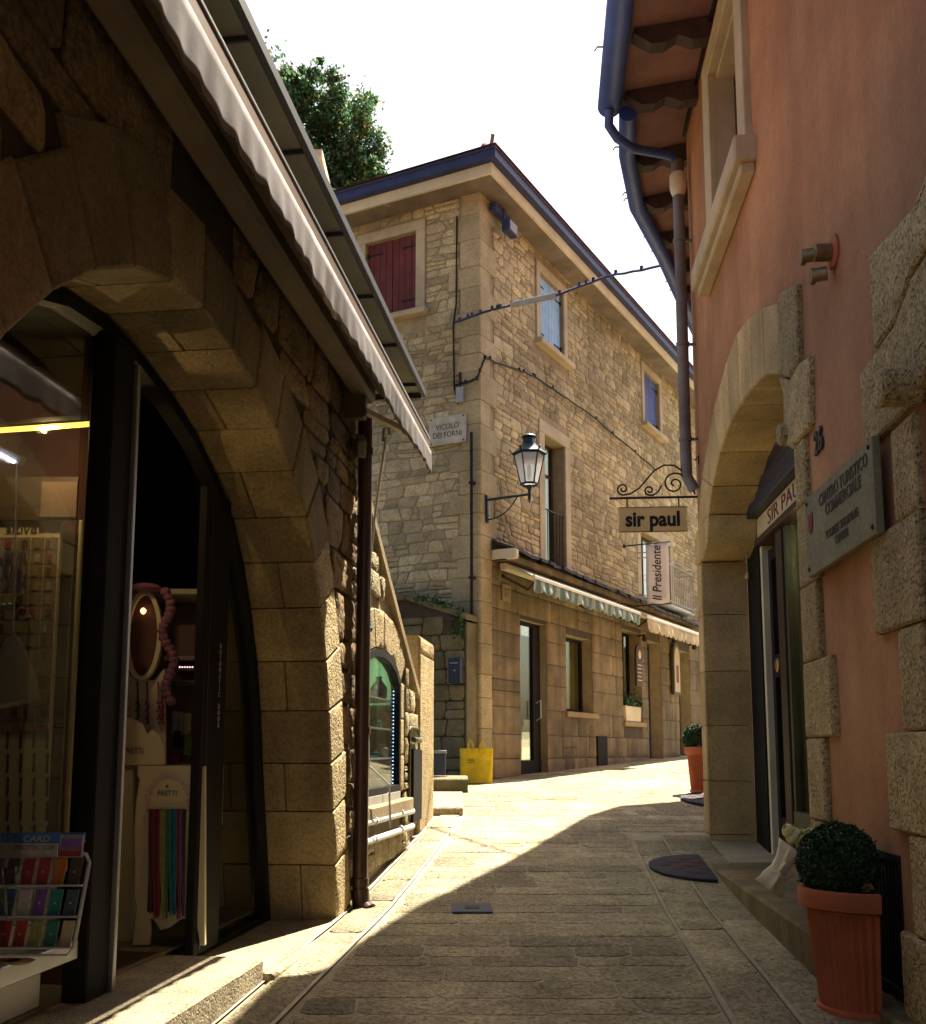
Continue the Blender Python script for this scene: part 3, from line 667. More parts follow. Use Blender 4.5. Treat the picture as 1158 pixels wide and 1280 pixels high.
# ------------------------------------------------------------------ brown rain pipe at the end of the shop building
dp = thing('rain_pipe', WL.pt(5.98, -.86, .07), 'glossy dark brown rain pipe at the end of the left shop building', 'drainpipe')
mb = MB(); mb.tube([WL.pt(5.93, 2.0, .07), WL.pt(5.93, -.80, .07)], .043, 16); mb.build('pipe', 'brown_pipe', dp, smooth=60)
for z in (1.76, .12, -.72):
    mb = MB(); mb.tube([WL.pt(5.93, z + .02, .07), WL.pt(5.93, z - .02, .07)], .050, 16); mb.build('collar', 'brown_pipe', dp, smooth=60)
mb = MB(); mb.tube([WL.pt(5.93, -.76, .07), WL.pt(5.93, -.85, .08), WL.pt(5.90, -.88, .13)], .052, 16); mb.build('shoe', 'brown_pipe', dp, smooth=60)
mb = MB(); mb.lathe(WL.pt(6.07, .72, .05), [(.02, 0), (.024, .012), (.02, .03), (.008, .045)], 12, WL.n); tag(mb.build('alarm_button', 'c_blue', None, smooth=60), 'small blue alarm knob on the wall right of the brown rain pipe', 'alarm')

# ------------------------------------------------------------------ left awning
aw = thing('rolled_awning', WL.pt(2, 1.8, .4), 'nearly closed awning with a pale scalloped valance over the left shop arch', 'awning')
mb = MB(); mb.box(WL, -1.5, 5.75, 1.99, 2.11, .05, .17, .02); mb.build('cassette', 'awning_case', aw)
mb = MB(); mb.box(WL, 5.60, 5.66, 1.86, 2.12, .0, .14, .01); mb.build('wall_bracket', 'awning_case', aw)
mb = MB(); mb.m = 0; r0 = mb.ring([WL.pt(-1.5 + .25 * i, 2.08, .16) for i in range(30)]); r1 = mb.ring([WL.pt(-1.5 + .26 * i, 1.865, .405) for i in range(30)]); mb.loft([r0, r1], False); mb.build('fabric', 'awning_brown', aw, solid=.004)
mb = MB(); mb.box(WL, -1.5, 6.02, 1.845, 1.86, .385, .444, .003); mb.build('bar_cap', 'aluminium', aw)
mb = MB(); mb.box(WL, -1.5, 6.02, 1.77, 1.843, .395, .44, .006); mb.build('front_bar', 'rod_brown', aw)
mb = MB(); n = 300; rows = []
for j in range(6):
    pts = []
    for i in range(n + 1):
        s = -1.4 + (6.02 + 1.4) * i / n; sc = abs(math.sin(s * math.pi / .24)) ** .6
        hgt = .135 + .022 * sc; pts.append(WL.pt(s, 1.775 - hgt * j / 5, .449 + .0045 * math.sin(s * 2 * math.pi / .13 + nz(s * 2, 1) * 5) * j / 5 + .02 * nz(s * 1.5, 7) * j / 5))
    rows.append(mb.ring(pts))
mb.loft(rows, False); mb.build('valance', 'awning_white', aw, smooth=180, solid=.0015)
mb = MB(); mb.bar(WL.pt(5.66, 1.93, .1), WL.pt(5.82, 1.80, .40), .045, .03); mb.tube([WL.pt(5.82, 1.80, .385), WL.pt(5.82, 1.80, .41)], .03, 10); mb.build('folding_arm', 'cream', aw, bevel=.003)
mb = MB(); mb.bar(WL.pt(5.86, 1.80, .05), WL.pt(5.62, 1.68, .12), .05, .10); mb.build('gear_box', 'canopy_panel', aw, bevel=.01)
pth = [WL.pt(6.10 + .0 * k, 1.90 - .22 * k, .16 - .012 * k - .05 * math.sin(k * .4)) for k in range(10)]
cr = thing('awning_crank', pth[0], 'thin pale crank rod hanging from the end of the left awning', 'crank rod')
mb = MB(); mb.tube(pth, .008, 6); mb.build('rod', 'clear_plastic', cr, smooth=60)
mb = MB(); mb.tube([pth[0] + Vector((-.02, -.0, -.03)), pth[0] + Vector((-.015, 0, .05)), pth[0] + Vector((.015, 0, .06)), pth[0] + Vector((.02, 0, .01))], .009, 8); mb.build('hook', 'grey_paint', cr, smooth=60)
mb = MB(); p = pth[-1]; mb.tube([p, p + Vector((.10, .3, -.12)), p + Vector((.11, .3, -.38))], .007, 8); mb.build('handle', 'clear_plastic', cr, smooth=60)

# ------------------------------------------------------------------ centre: three-sided stone house
def frame_of(parent, w, s0, s1, z0, z1, fw, o=.03, sill=True, m='trim_stone', sw=.14, lintel=None):
    mb = MB(); lt = lintel or fw
    mb.box(w, s0 - fw, s0, z0, z1, -.02, o, .006); mb.box(w, s1, s1 + fw, z0, z1, -.02, o, .006); mb.box(w, s0 - fw, s1 + fw, z1 + .002, z1 + lt, -.02, o + .002, .006)
    f = mb.build('surround', m, parent)
    if sill:
        mb = MB(); mb.prism(w, rect(s0 - fw - .06, s1 + fw + .06, z0 - .085, z0 - .002), -.1, sw, .012); mb.build('sill', m, parent)
def shutters(parent, w, s0, s1, z0, z1, m, o=-.05, planks=4, ajar=0):
    mid = (s0 + s1) / 2
    for k, (a, c) in enumerate(((s0 + .01, mid - .004), (mid + .004, s1 - .01))):
        mb = MB(); n = planks; ww = (c - a) / n
        for i in range(n): mb.box(w, a + ww * i + .002, a + ww * (i + 1) - .002, z0 + .01, z1 - .01, o - .03, o, .004)
        sh = mb.build('shutter', m, parent); sub_of(sh)
        for z in (z0 + .18 * (z1 - z0), z1 - .15 * (z1 - z0)):
            mb = MB(); e = a if k == 0 else c; sg = 1 if k == 0 else -1
            mb.box(w, min(e, e + sg * .26), max(e, e + sg * .26), z - .012, z + .012, o + .001, o + .008, .001); mb.box(w, e - .02, e + .02, z - .035, z + .035, o + .001, o + .02, .003)
            mb.build('hinge', 'iron', sh)
hc = thing('stone_house', (CX, CY, -.4), 'two storey honey coloured rubble stone house at the bend of the street', 'building')
H2 = 7.80
rw = WCR
wins_up = [rect(2.10, 2.90, 2.84, 4.88), rect(6.5, 8.3, 2.95, 4.2), rect(2.0, 2.93, 6.33, 7.5), rect(6.92, 7.88, 6.42, 7.55)]
wins_gr = [rect(1.22, 2.12, -.36, 1.90), rect(2.87, 3.95, .63, 1.84), rect(5.40, 6.40, .54, 2.2), rect(6.78, 7.55, -.3, 2.12), rect(8.7, 9.5, -.3, 2.1)]
mb = MB(); mb.m = 1
sheet(mb, WCR, rect(0, 14, -.9, H2 + .25), wins_up + wins_gr, 0, .28)
sheet(mb, WCL, rect(0, 6, -.9, H2 + .25), [rect(1.0, 1.86, 6.25, 7.47)], 0, .28)
mb.m = 0
pad = lambda h, a, b_=None: rect(h[0][0] - a, h[1][0] + a, h[0][1] - (b_ or a), h[2][1] + a)
masonry(mb, WCR, rect(.42, 12.5, 2.74, H2), [pad(h, .17) for h in wins_up], ch=(.09, .19), sw=(.14, .40), gap=.015, depth=.017, rough=.006, bulge=.003, seed=31, warp=.035, tilt=.05, split=.3, dens=.09)
masonry(mb, WCL, rect(.30, 5.6, -.5, H2), [rect(.84, 2.04, 6.12, 7.62)], ch=(.09, .20), sw=(.14, .42), gap=.016, depth=.017, rough=.006, bulge=.003, seed=33, warp=.04, tilt=.05, split=.3, dens=.08)
mb.build('wall', ['rubble', 'rubble_mortar'], hc, smooth=50)
mb = MB(); rng = random.Random(12); z = -.7; k = 0
while z < H2 - .05:      # quoins: big dressed blocks turning the corner
    h = rng.uniform(.26, .42); e = min(z + h, H2)
    a, c = ((.30, .46) if k % 2 else (.42, .28)); 
    if z < 2.7: c = .30
    a += rng.uniform(-.05, .05)
    mb.col = (rng.random(), rng.random() * .6, 0)
    P = lambda s, o: (WCR.o + WCR.d * s + WCR.n * o); Q = lambda s, o: (WCL.o + WCL.d * s + WCL.n * o)
    g_ = .03 + rng.uniform(-.004, .006); crn = WCR.o + WCR.n * g_ + WCL.n * g_
    pts = [P(0, -.3) + WCR.d * c, P(c, g_), crn + WCR.d * .02, crn + WCL.d * .02, Q(a, g_), Q(a, -.3)]
    pts[0] = P(c, -.25)
    r0 = [mb.ring([p + Vector((0, 0, zz_)) for p in pts]) for zz_ in (z + .002, e - .002)]
    mb.loft(r0, True, True); mb.face(r0[0], False); mb.face(r0[1], True)
    z = e; k += 1
mb.build('quoins', 'quoin', hc, bevel=.008)
mb = MB(); mb.m = 1; sheet(mb, WCR, rect(.30, 13, -.75, 2.61), wins_gr, .0035); mb.m = 0      # ground floor of larger dressed blocks
masonry(mb, WCR, rect(.31, 12.5, -.7, 2.60), [pad(h, .0) for h in wins_gr], ch=(.24, .40), sw=(.45, 1.2), gap=.012, depth=.014, rough=.003, bulge=.001, seed=37, warp=.006, tilt=.0, split=.12, dens=.14)
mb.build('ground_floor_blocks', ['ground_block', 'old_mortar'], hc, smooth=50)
# eave: soffit, cream fascia, dark gutter, roof
OV = .40
def E_(s, w, o): return w.o + w.d * s + w.n * o
def corner(o): return WCR.o + (WCR.n + WCL.n) * (o * .985)
def eave_band(o0, z0, o1, z1, m, name):
    mb = MB()
    path = [(E_(14, WCR, 0), WCR.n), (None, None), (E_(6, WCL, 0), WCL.n)]
    def ringpts(o, z): return [E_(14, WCR, o) + Vector((0, 0, z)), corner(o) + Vector((0, 0, z)), E_(6, WCL, o) + Vector((0, 0, z))]
    rs = [mb.ring(ringpts(*q)) for q in ((o0, z0), (o1, z0), (o1, z1), (o0, z1), (o0, z0))]
    mb.loft(rs, False); return mb.build(name, m, hc)
eave_band(-.25, 7.80, OV - .03, 7.84, 'soffit', 'soffit')
eave_band(OV - .04, 7.78, OV, 7.93, 'cream', 'fascia')
eave_band(OV - .06, 7.935, OV + .10, 8.10, 'gutter_dark', 'gutter')
mb = MB(); c0 = corner(OV + .12) + Vector((0, 0, 8.12)); b0 = E_(14, WCR, OV + .12) + Vector((0, 0, 8.12)); d0 = E_(6, WCL, OV + .12) + Vector((0, 0, 8.12)); r1_ = c0 + (b0 - c0).normalized() * 3.4 + (d0 - c0).normalized() * 3.4 + Vector((0, 0, 1.05)); r2_ = r1_ + (b0 - c0).normalized() * 8
for P in ([c0, b0, r2_, r1_], [d0, c0, r1_]): mb.poly(P); mb.poly([p - Vector((0, 0, .06)) for p in P], True)
mb.build('roof', 'roof_tile', hc)
for w, n in ():
    for i in range(n):
        mb = MB(); s = .5 + i * .82; mb.bar(E_(s, w, .02) + Vector((0, 0, 7.77)), E_(s, w, OV - .06) + Vector((0, 0, 7.77)), .07, .05)
        mb.build('eave_bracket', 'soffit', hc)
mb = MB(); p = corner(OV - .02) + Vector((0, 0, 8.12)); mb.tube([p + Vector((-.0, 0, -.02)), p + Vector((-.06, .12, .10)), p + Vector((-.1, .3, .13))], [.09, .085, .08], 10); mb.bar(p + Vector((.0, .02, .04)), p + Vector((.03, .02, .24)), .035, .05); mb.bar(p + Vector((.02, .02, .1)), p + Vector((.09, .02, .03)), .03, .03); mb.build('ridge_end_tile', 'soffit_tile', hc, smooth=50)
# upper windows
def window(w, h, fw, shm=None, lb='', depth=.12, frame='white_paint', glassm='window_glass', sill=True, mull=1, trans=0):
    s0, s1, z0, z1 = h[0][0], h[1][0], h[0][1], h[2][1]
    win = MB(); t = .055
    win.box(w, s0, s0 + t, z0, z1, -depth - .05, -depth, .004); win.box(w, s1 - t, s1, z0, z1, -depth - .05, -depth, .004); win.box(w, s0 + t, s1 - t, z0, z0 + t, -depth - .05, -depth, .004); win.box(w, s0 + t, s1 - t, z1 - t, z1, -depth - .05, -depth, .004)
    for k in range(1, mull + 1): c = s0 + (s1 - s0) * k / (mull + 1); win.box(w, c - .02, c + .02, z0 + t, z1 - t, -depth - .045, -depth + .002, .003)
    if trans: win.box(w, s0 + t, s1 - t, z0 + (z1 - z0) * trans - .02, z0 + (z1 - z0) * trans + .02, -depth - .04, -depth + .004, .003)
    o = win.build('window', frame, hc); sub_of(o)
    g = MB(); g.box(w, s0 + .03, s1 - .03, z0 + .03, z1 - .03, -depth - .03, -depth - .024); g.build('pane', glassm, o)
    d = MB(); d.box(w, s0 - .1, s1 + .1, z0 - .1, z1 + .1, -depth - .9, -depth - .88); d.build('room', 'shop_wall', o)
    return o
frame_of(hc, WCR, 2.0, 2.93, 6.33, 7.5, .14); shutters(hc, WCR, 2.0, 2.93, 6.33, 7.5, 'shutter_sky')
frame_of(hc, WCR, 6.92, 7.88, 6.42, 7.55, .14); shutters(hc, WCR, 6.92, 7.88, 6.42, 7.55, 'shutter_blue')
frame_of(hc, WCL, 1.0, 1.86, 6.25, 7.47, .15); shutters(hc, WCL, 1.0, 1.86, 6.25, 7.47, 'shutter_red')
frame_of(hc, WCR, 2.10, 2.90, 2.84, 4.88, .20, sill=True, sw=.08)
window(WCR, wins_up[0], .2, depth=.2, frame='dark_wood', trans=.75)
mb = MB(); mb.tube([WCR.pt(2.08, 3.72, -.02), WCR.pt(2.94, 3.72, -.02)], .012, 6)
for k in range(7): mb.tube([WCR.pt(2.16 + k * .115, 2.88, -.02), WCR.pt(2.16 + k * .115, 3.72, -.02)], .007, 6)
mb.build('balustrade', 'iron', hc)
frame_of(hc, WCR, 6.5, 8.3, 2.95, 4.2, .20, sill=False)
window(WCR, wins_up[1], .2, depth=.15, frame='dark_wood', mull=2)
mb = MB(); a, c = 6.3, 8.75
mb.box(WCR, a, c, 2.78, 2.83, .02, .38, .006)
for zz_ in (3.72, 3.62, 2.9): mb.tube([WCR.pt(a, zz_, .03), WCR.pt(a, zz_, .36), WCR.pt(c, zz_, .36), WCR.pt(c, zz_, .03)], .012, 6)
for k in range(22): mb.tube([WCR.pt(a + k * (c - a) / 21, 2.82, .36), WCR.pt(a + k * (c - a) / 21, 3.62, .36)], .008, 5)
mb.build('balcony', 'grey_paint', hc, smooth=60)
# ground floor openings
do = window(WCR, wins_gr[0], .1, depth=.10, frame='black_frame', mull=0); mb = MB(); mb.box(WCR, 1.24, 2.10, -.36, -.12, -.14, -.085, .004); mb.box(WCR, 1.86, 2.10, -.12, 1.85, -.15, -.095, .004); mb.build('door_rail', 'black_frame', do); mb = MB(); mb.tube([WCR.pt(1.95, .72, -.09), WCR.pt(1.95, .76, -.02), WCR.pt(1.95, .5, -.02), WCR.pt(1.95, .46, -.09)], .012, 6); mb.build('handle', 'aluminium', do)
window(WCR, wins_gr[1], .1, depth=.17, frame='black_frame', mull=0); mb = MB(); mb.box(WCR, 2.80, 4.10, .54, .627, -.2, .06, .01); mb.build('sill', 'dressed', hc)
window(WCR, wins_gr[2], .1, depth=.22, frame='black_frame', mull=1); mb = MB(); mb.box(WCR, 5.35, 6.50, .45, .537, -.2, .06, .01); mb.build('sill', 'dressed', hc)
window(WCR, wins_gr[3], .1, depth=.22, frame='navy_box', mull=0); window(WCR, wins_gr[4], .1, depth=.22, frame='dark_wood', mull=0)
mb = MB(); mb.box(WCR, .31, 12, -.75, -.20, .0, .035, .01); mb.build('base_course', 'dressed', hc) if 0 else None
mb = MB(); mb.box(WCR, 4.06, 4.50, -.22, .26, .0, .045, .006); mb.build('hatch', 'black_frame', hc)
# lean-to slate edge above the ground floor
mb = MB(); rng = random.Random(5); s = .3
while s < 12:
    e = s + rng.uniform(.2, .34); mb.col = (rng.random(),) * 3; dz = rng.uniform(-.012, .012); dq = rng.uniform(-.03, .02)
    zt = 2.82 - .012 * s
    P = [WCR.pt(s, zt + .07, 0), WCR.pt(e - .006, zt + .07, 0), WCR.pt(e - .006, zt - .06 + dz, .36 + dq), WCR.pt(s, zt - .06 - dz, .36 + dq)]
    mb.poly(P, True); mb.poly([p - Vector((0, 0, .045)) for p in P]); rr = [mb.ring(P), mb.ring([p - Vector((0, 0, .045)) for p in P])]; mb.loft(rr, True)
    s = e
lt = mb.build('slate_eave', 'slate', hc)
mb = MB(); mb.prism(WCR, rect(.3, 12, 2.60, 2.70), -.01, .24, .01); mb.build('cornice', 'ground_block', hc)
mb = MB(); mb.prism(WCR, rect(.28, .40, 2.60, 2.73), .02, .40, .02); mb.build('beam_end', 'cream', hc)

# low mossy wall in front of the left side
WG = Wall(CX - WCL.d.x * .06 + WCL.n.x * .34, CY + WCL.n.y * .34 - .06 * WCL.d.y, -63, -1)
gw = thing('mossy_wall', WG.pt(1, -.4), 'low mossy block wall with a slab coping below the street name plate', 'wall')
P = [(.10, -.9), (3.6, -.9), (3.6, 2.12), (.98, 2.02), (.10, 1.70)]
mb = MB(); mb.m = 1; sheet(mb, WG, P, (), 0); mb.m = 0; mb.prism(WG, rect(.08, .11, -.9, 1.68), -.33, -.002)
masonry(mb, WG, [(.11, -.6), (3.6, -.6), (3.6, 2.08), (.98, 1.98), (.11, 1.66)], (), ch=(.14, .28), sw=(.18, .42), gap=.014, depth=.022, rough=.007, bulge=.004, seed=41, warp=.02, tilt=.02, split=.2, dens=.09)
mb.build('wall', ['mossy', 'old_mortar'], gw, smooth=50)
mb = MB(); mb.prism(WG, [(.06, 1.70), (.98, 2.02), (.98, 2.10), (.06, 1.78)], -.30, .06, .01); mb.prism(WG, [(.985, 2.02), (3.6, 2.12), (3.6, 2.2), (.985, 2.10)], -.30, .06, .01); mb.build('coping', 'mossy', gw)
mb = MB(); rng = random.Random(9); P0 = WG.pt(.16, 1.70, .02)
def leaf(mb, c, sz, rng, m=0):
    a = Vector((rng.gauss(0, 1), rng.gauss(0, 1), rng.gauss(0, 1))).normalized(); b_ = a.cross(Vector((rng.gauss(0, 1), rng.gauss(0, 1), rng.gauss(0, 1)))).normalized()
    mb.poly([c - a * sz, c + b_ * sz * .55, c + a * sz, c - b_ * sz * .55])
for i in range(420):
    t = rng.random(); s = .12 + rng.random() ** 2 * .75; mb.col = (rng.random(),) * 3
    leaf(mb, WG.pt(s, 1.80 + .3 * s + rng.gauss(0, .035) - (rng.random() * .38 if s < .3 else 0), rng.uniform(-.05, .1)), .028, rng)
tag(mb.build('ivy', 'ivy'), 'small clump of ivy trailing over the end of the mossy wall', 'plant')

# ------------------------------------------------------------------ things on the stone house
s, z = WCL.px(562, 539)
t = thing('street_name_plate', WCL.pt(s, z, .05), 'marble street name plate reading VICOLO DEI FORNI on the stone house', 'street sign')
mb = MB(); mb.box(WCL, s - .29, s + .29, z - .20, z + .20, .03, .065, .004); mb.build('plate', 'marble', t)
text(t, 'VICOLO\nDEI FORNI', WCL.pt(s, z - .01, .067), -WCL.d, (0, 0, 1), .115, 'letter_dark', ext=.001, sx=.85)
for a in (-.25, .25):
    for c in (-.17, .17):
        mb = MB(); mb.lathe(WCL.pt(s + a, z + c, .062), [(.012, 0), (.010, .012)], 8, WCL.n); mb.build('screw', 'iron', t)
t = thing('thin_downpipe', WCL.pt(.10, -.4, .07), 'thin dark downpipe down the corner of the stone house above the yellow bag', 'drainpipe')
mb = MB(); mb.tube([WCL.pt(.13, 4.30, .09), WCL.pt(.13, -.35, .09)] if 0 else [WCL.pt(.07, 4.30, .10), WCL.pt(.07, -.35, .10)], .020, 8); mb.build('pipe', 'iron', t, smooth=60)
for zz_ in (3.6, 2.3, 1.0): mb = MB(); mb.box(WCL, .04, .10, zz_ - .015, zz_ + .015, .03, .13, .003); mb.build('clip', 'iron', t)
t = thing('junction_box', WCL.pt(.27, 4.85, .04), 'small grey junction box above the street name plate', 'cable box')
mb = MB(); mb.box(WCL, .20, .32, 4.76, 4.98, .03, .09, .008); mb.build('box', 'grey_paint', t); mb = MB(); mb.tube([WCL.pt(.26, 4.98, .06), WCL.pt(.27, 5.2, .05)], .015, 6); mb.build('cable_gland', 'iron', t)
def cable(pts, r, m, lb, name='cable', grp=None, warts=0, seed=1):
    mb = MB(); mb.tube(pts, r, 6)
    rng = random.Random(seed)
    for k in range(warts):
        i = rng.randrange(1, len(pts) - 1); mb.lathe(Vector(pts[i]), [(r * 1.4, 0), (r * 1.3, r * 3.0)], 6)
    o = mb.build(name, m, None, smooth=60); return tag(o, lb, 'cable', grp)
def lerp_pts(P, n=12, sag=0, wob=0, seed=0):
    out = []
    for a, c in zip(P, P[1:]):
        a, c = Vector(a), Vector(c)
        for i in range(n):
            t = i / n; out.append(a.lerp(c, t) - Vector((0, 0, sag * 4 * t * (1 - t))) + Vector((0, 0, nz(t * 5, seed, len(out) * .3) * wob)))
    out.append(Vector(P[-1])); return out
cable(lerp_pts([WCL.pt(.32, 7.5, .05), WCL.pt(.33, 6.2, .05), WCL.pt(.37, 5.9, .06), WCL.pt(.36, 5.0, .05), WCL.pt(.30, 4.75, .05)], 6, wob=.0), .014, 'iron', 'black cable running down the left face beside the dark red shutters')
cable(lerp_pts([WCL.pt(.36, 5.02, .05), WCL.pt(.0, 5.05, .07), WCR.pt(.06, 5.38, .06), WCR.pt(1.3, 5.60, .06), WCR.pt(1.75, 5.66, .06), WCR.pt(4.2, 5.72, .06), WCR.pt(7.4, 5.60, .06)], 8, wob=.02, seed=4), .014, 'iron', 'thin dark cable pinned along the wall under the light blue shutters', warts=16, seed=5)
A0 = WCL.pt(.33, 5.93, .07); A1 = at(612, 388, 13.1); A2 = at(640, 381, 12.9); A3 = at(692, 370, 12.5); A4 = at(760, 345, 11.6); A5 = Vector((1.93 + .55, 9.95, 5.05))
cable(lerp_pts([A0, A1, A2, A3, A4, at(850, 328, 10.3)], 8, wob=.015, seed=2), .016, 'gutter_dark', 'overhead cable crossing the street from the stone house to the right eave', warts=22, seed=9)
mb = MB(); mb.tube([A2, A3], .042, 8); mb.tube([A3, A3 + (A3 - A2).normalized() * .06], .05, 8); tag(mb.build('cable_sleeve', 'grey_paint', None, smooth=60), 'thick grey sleeve on the overhead cable in front of the light blue shutters', 'cable sleeve')
cable(lerp_pts([at(400, 228, 16), WCL.pt(1.2, 7.7, .42)], 10, sag=.05), .008, 'grey_paint', 'thin pale wire strung under the tree to the stone house eave')
t = thing('floodlight', WCR.pt(.45, 7.45, .2), 'dark floodlight under the eave at the corner of the stone house', 'light')
mb = MB(); mb.box(WCR, .35, .62, 7.34, 7.52, .18, .30, .01); mb.build('housing', 'gutter_dark', t); mb = MB(); mb.box(WCR, .37, .60, 7.36, 7.50, .302, .31, .002); mb.build('glass', 'grey_paint', t); mb = MB(); mb.box(WCR, .45, .50, 7.42, 7.74, .14, .17, .004); mb.box(WCR, .2, .7, 7.62, 7.72, .06, .16, .01); mb.build('bracket', 'gutter_dark', t)
# wall lantern
b0 = WCR.pt(.14, 3.40, .06); LN = WCR.n; LC = b0 + LN * .62
t = thing('wall_lantern', b0, 'six sided glass wall lantern on an iron arm at the corner of the stone house', 'street lamp')
mb = MB(); mb.box(WCR, .11, .17, 3.08, 3.46, .03, .06, .004); mb.tube([b0, LC + Vector((0, 0, .0))], .018, 8); arc_ = [b0 + Vector((0, 0, -.28)) + (LN * .45 + Vector((0, 0, .28))) * k / 8 - Vector((0, 0, .07)) * math.sin(k / 8 * math.pi) + LN * .03 * math.sin(k / 8 * math.pi) for k in range(9)]
mb.tube(arc_, .010, 6); mb.tube([LC + Vector((0, 0, -.12)), LC + Vector((0, 0, -.06)), LC + Vector((0, 0, .05)), LC + Vector((0, 0, .12))], [.004, .02, .022, .05], 8); mb.build('arm', 'lamp_green', t, smooth=50)
def hexr(c, r, z, a0=0): return [c + Vector((math.cos(a0 + k * math.pi / 3) * r, math.sin(a0 + k * math.pi / 3) * r, z)) for k in range(6)]
a0 = R_(-61); Lb = LC + Vector((0, 0, .12))
mb = MB(); lo, hi = hexr(Lb, .115, .02, a0), hexr(Lb, .205, .42, a0)
for k in range(6): mb.bar(lo[k], hi[k], .014, .014); mb.bar(lo[k], lo[(k + 1) % 6], .014, .02); mb.bar(hi[k], hi[(k + 1) % 6], .018, .02)
mb.loft([mb.ring(hexr(Lb, .115, .0, a0)), mb.ring(hexr(Lb, .12, .02, a0))]); mb.build('cage', 'lamp_green', t)
mb = MB(); mb.loft([mb.ring(hexr(Lb, .235, .425, a0)), mb.ring(hexr(Lb, .235, .44, a0)), mb.ring(hexr(Lb, .15, .51, a0)), mb.ring(hexr(Lb, .085, .58, a0)), mb.ring(hexr(Lb, .075, .66, a0))]); mb.lathe(Lb + Vector((0, 0, .66)), [(.10, 0), (.10, .012), (.07, .035), (.03, .05), (.005, .055)], 12)
for p in hexr(Lb, .235, .44, a0): mb.bar(p, p + (p - Lb - Vector((0, 0, .44))) * .12 + Vector((0, 0, .05)), .02, .012)
rf = mb.build('cap', 'lamp_green', t)
mb = MB(); mb.loft([mb.ring(hexr(Lb, .108, .022, a0)), mb.ring(hexr(Lb, .198, .42, a0))]); mb.build('glass', 'lantern_glass', t)
mb = MB(); mb.lathe(Lb + Vector((0, 0, .08)), [(.02, 0), (.028, .05), (.028, .17), (.015, .2)], 10); mb.build('bulb', 'white_paint', t, smooth=60)

_a, _b = WCR.px(667, 718, .56), WCR.px(668, 742, .56); _c, _d = WCR.px(800, 768, .56), WCR.px(808, 790, .56)
AW1 = (_a[0], _c[0], (_a[1] + _c[1]) / 2, _b[1] + .02); AW2 = (WCR.px(808, 772, .56)[0], 9.4, (_a[1] + _c[1]) / 2 - .01, _d[1] + .02)
# awnings over the ground floor shops
def shop_awning(name, lb, w, s0, s1, zt, zb, val, o1, m, stripe, seed, zw=2.58):
    t = thing(name, w.pt((s0 + s1) / 2, zt, o1), lb, 'awning', 'awnings over the stone house shops')
    mb = MB(); mb.box(w, s0, s1, zw - .09, zw, .045, .16, .015); mb.build('cassette', 'cream', t)
    mb = MB(); n = 60; r = []
    for o_, z_ in ((.15, zw - .02), (.5 * (o1 + .15), (zw + zt) / 2 + .01), (o1, zt)):
        r.append([])
        for i in range(n * 2 + 1):
            s = s0 + (s1 - s0) * i / (n * 2); mb.col = (.5, .5, 1.0 if stripe and int(i / 4) % 2 else 0.0); r[-1].append(mb.add(w.pt(s, z_, o_)))
    mb.loft(r, False); mb.build('fabric', m, t, solid=.004)
    mb = MB(); mb.box(w, s0, s1, zt - .035, zt + .012, o1 - .02, o1 + .025, .006); mb.build('front_bar', 'white_paint', t)
    mb = MB(); rows = []; n = 260
    for j in range(6):
        row = []
        for i in range(n + 1):
            s = s0 + (s1 - s0) * i / n; k = (s - s0) / val; ph = abs(math.sin(k * math.pi)); h = (zt - .03 - zb) * (.74 + .26 * ph ** .6)
            q = j / 5; wv = (.024 * math.sin((s * 9.0) + 1.7 * nz(s * 1.4, seed)) + .012 * math.sin(s * 23 + seed)) * q
            mb.col = (.5, .5, 1.0 if stripe and int(k * 2 + .5) % 2 else 0.0)
            row.append(mb.add(w.pt(s, zt - .03 - h * q, o1 + .012 + wv)))
        rows.append(row)
    mb.loft(rows, False); mb.build('valance', m, t, smooth=180, solid=.002)
    for s in (s0 + .12, (s0 + s1) / 2, s1 - .12):
        mb = MB(); mb.tube([w.pt(s, zw - .16, .03), w.pt(s + .25, zt - .12, o1 * .55), w.pt(s + .02, zt - .03, o1 - .02)], .018, 8); mb.lathe(w.pt(s, zw - .16, .03), [(.03, 0), (.03, .03)], 8, w.n); mb.build('folding_arm', 'dark_wood' if stripe else 'iron', t, smooth=60)
    return t
shop_awning('striped_awning', 'green and white striped awning with a drooping scalloped edge', WCR, *AW1, .27, .56, 'awning_green', True, 3)
shop_awning('cream_awning', 'cream awning lit from behind, beside the striped green awning', WCR, *AW2, .20, .56, 'awning_cream', False, 8)
# banner on a rod
q = WCR.pt(6.2, 0, 0); Z1, Z0 = 3.72, 2.62
t = thing('hanging_banner', WCR.pt(5.35, 3.0, .5), 'pale vertical fabric banner with handwritten Il Presidente lettering', 'banner')
nb = WCR.n; bs_ = 5.6
mb = MB(); rows = []
for j in range(11):
    zz_ = Z1 + (Z0 - Z1) * j / 10; rows.append(mb.ring([WCR.pt(bs_ + .012 * math.sin(j * .7 + i), zz_, .42 + .42 * i / 6) for i in range(7)]))
mb.loft(rows, False); mb.build('cloth', 'banner', t, smooth=180, solid=.004)
text(t, 'Il Presidente', WCR.pt(bs_ - .016, (Z0 + Z1) / 2, .63), (0, 0, 1), -WCR.n, .235, 'letter_black', ext=.001, sx=.85, shear=.25, bold=.001)
for zz_, l0 in ((Z0 - .01, -.02), (Z1 + .01, 0.03)):
    mb = MB(); mb.tube([WCR.pt(bs_, zz_, l0 if l0 > 0 else .02), WCR.pt(bs_, zz_, .88)], .012, 8); mb.lathe(WCR.pt(bs_, zz_, .0), [(.04, 0), (.04, .03)], 10, WCR.n); mb.build('rod', 'iron', t, smooth=60)
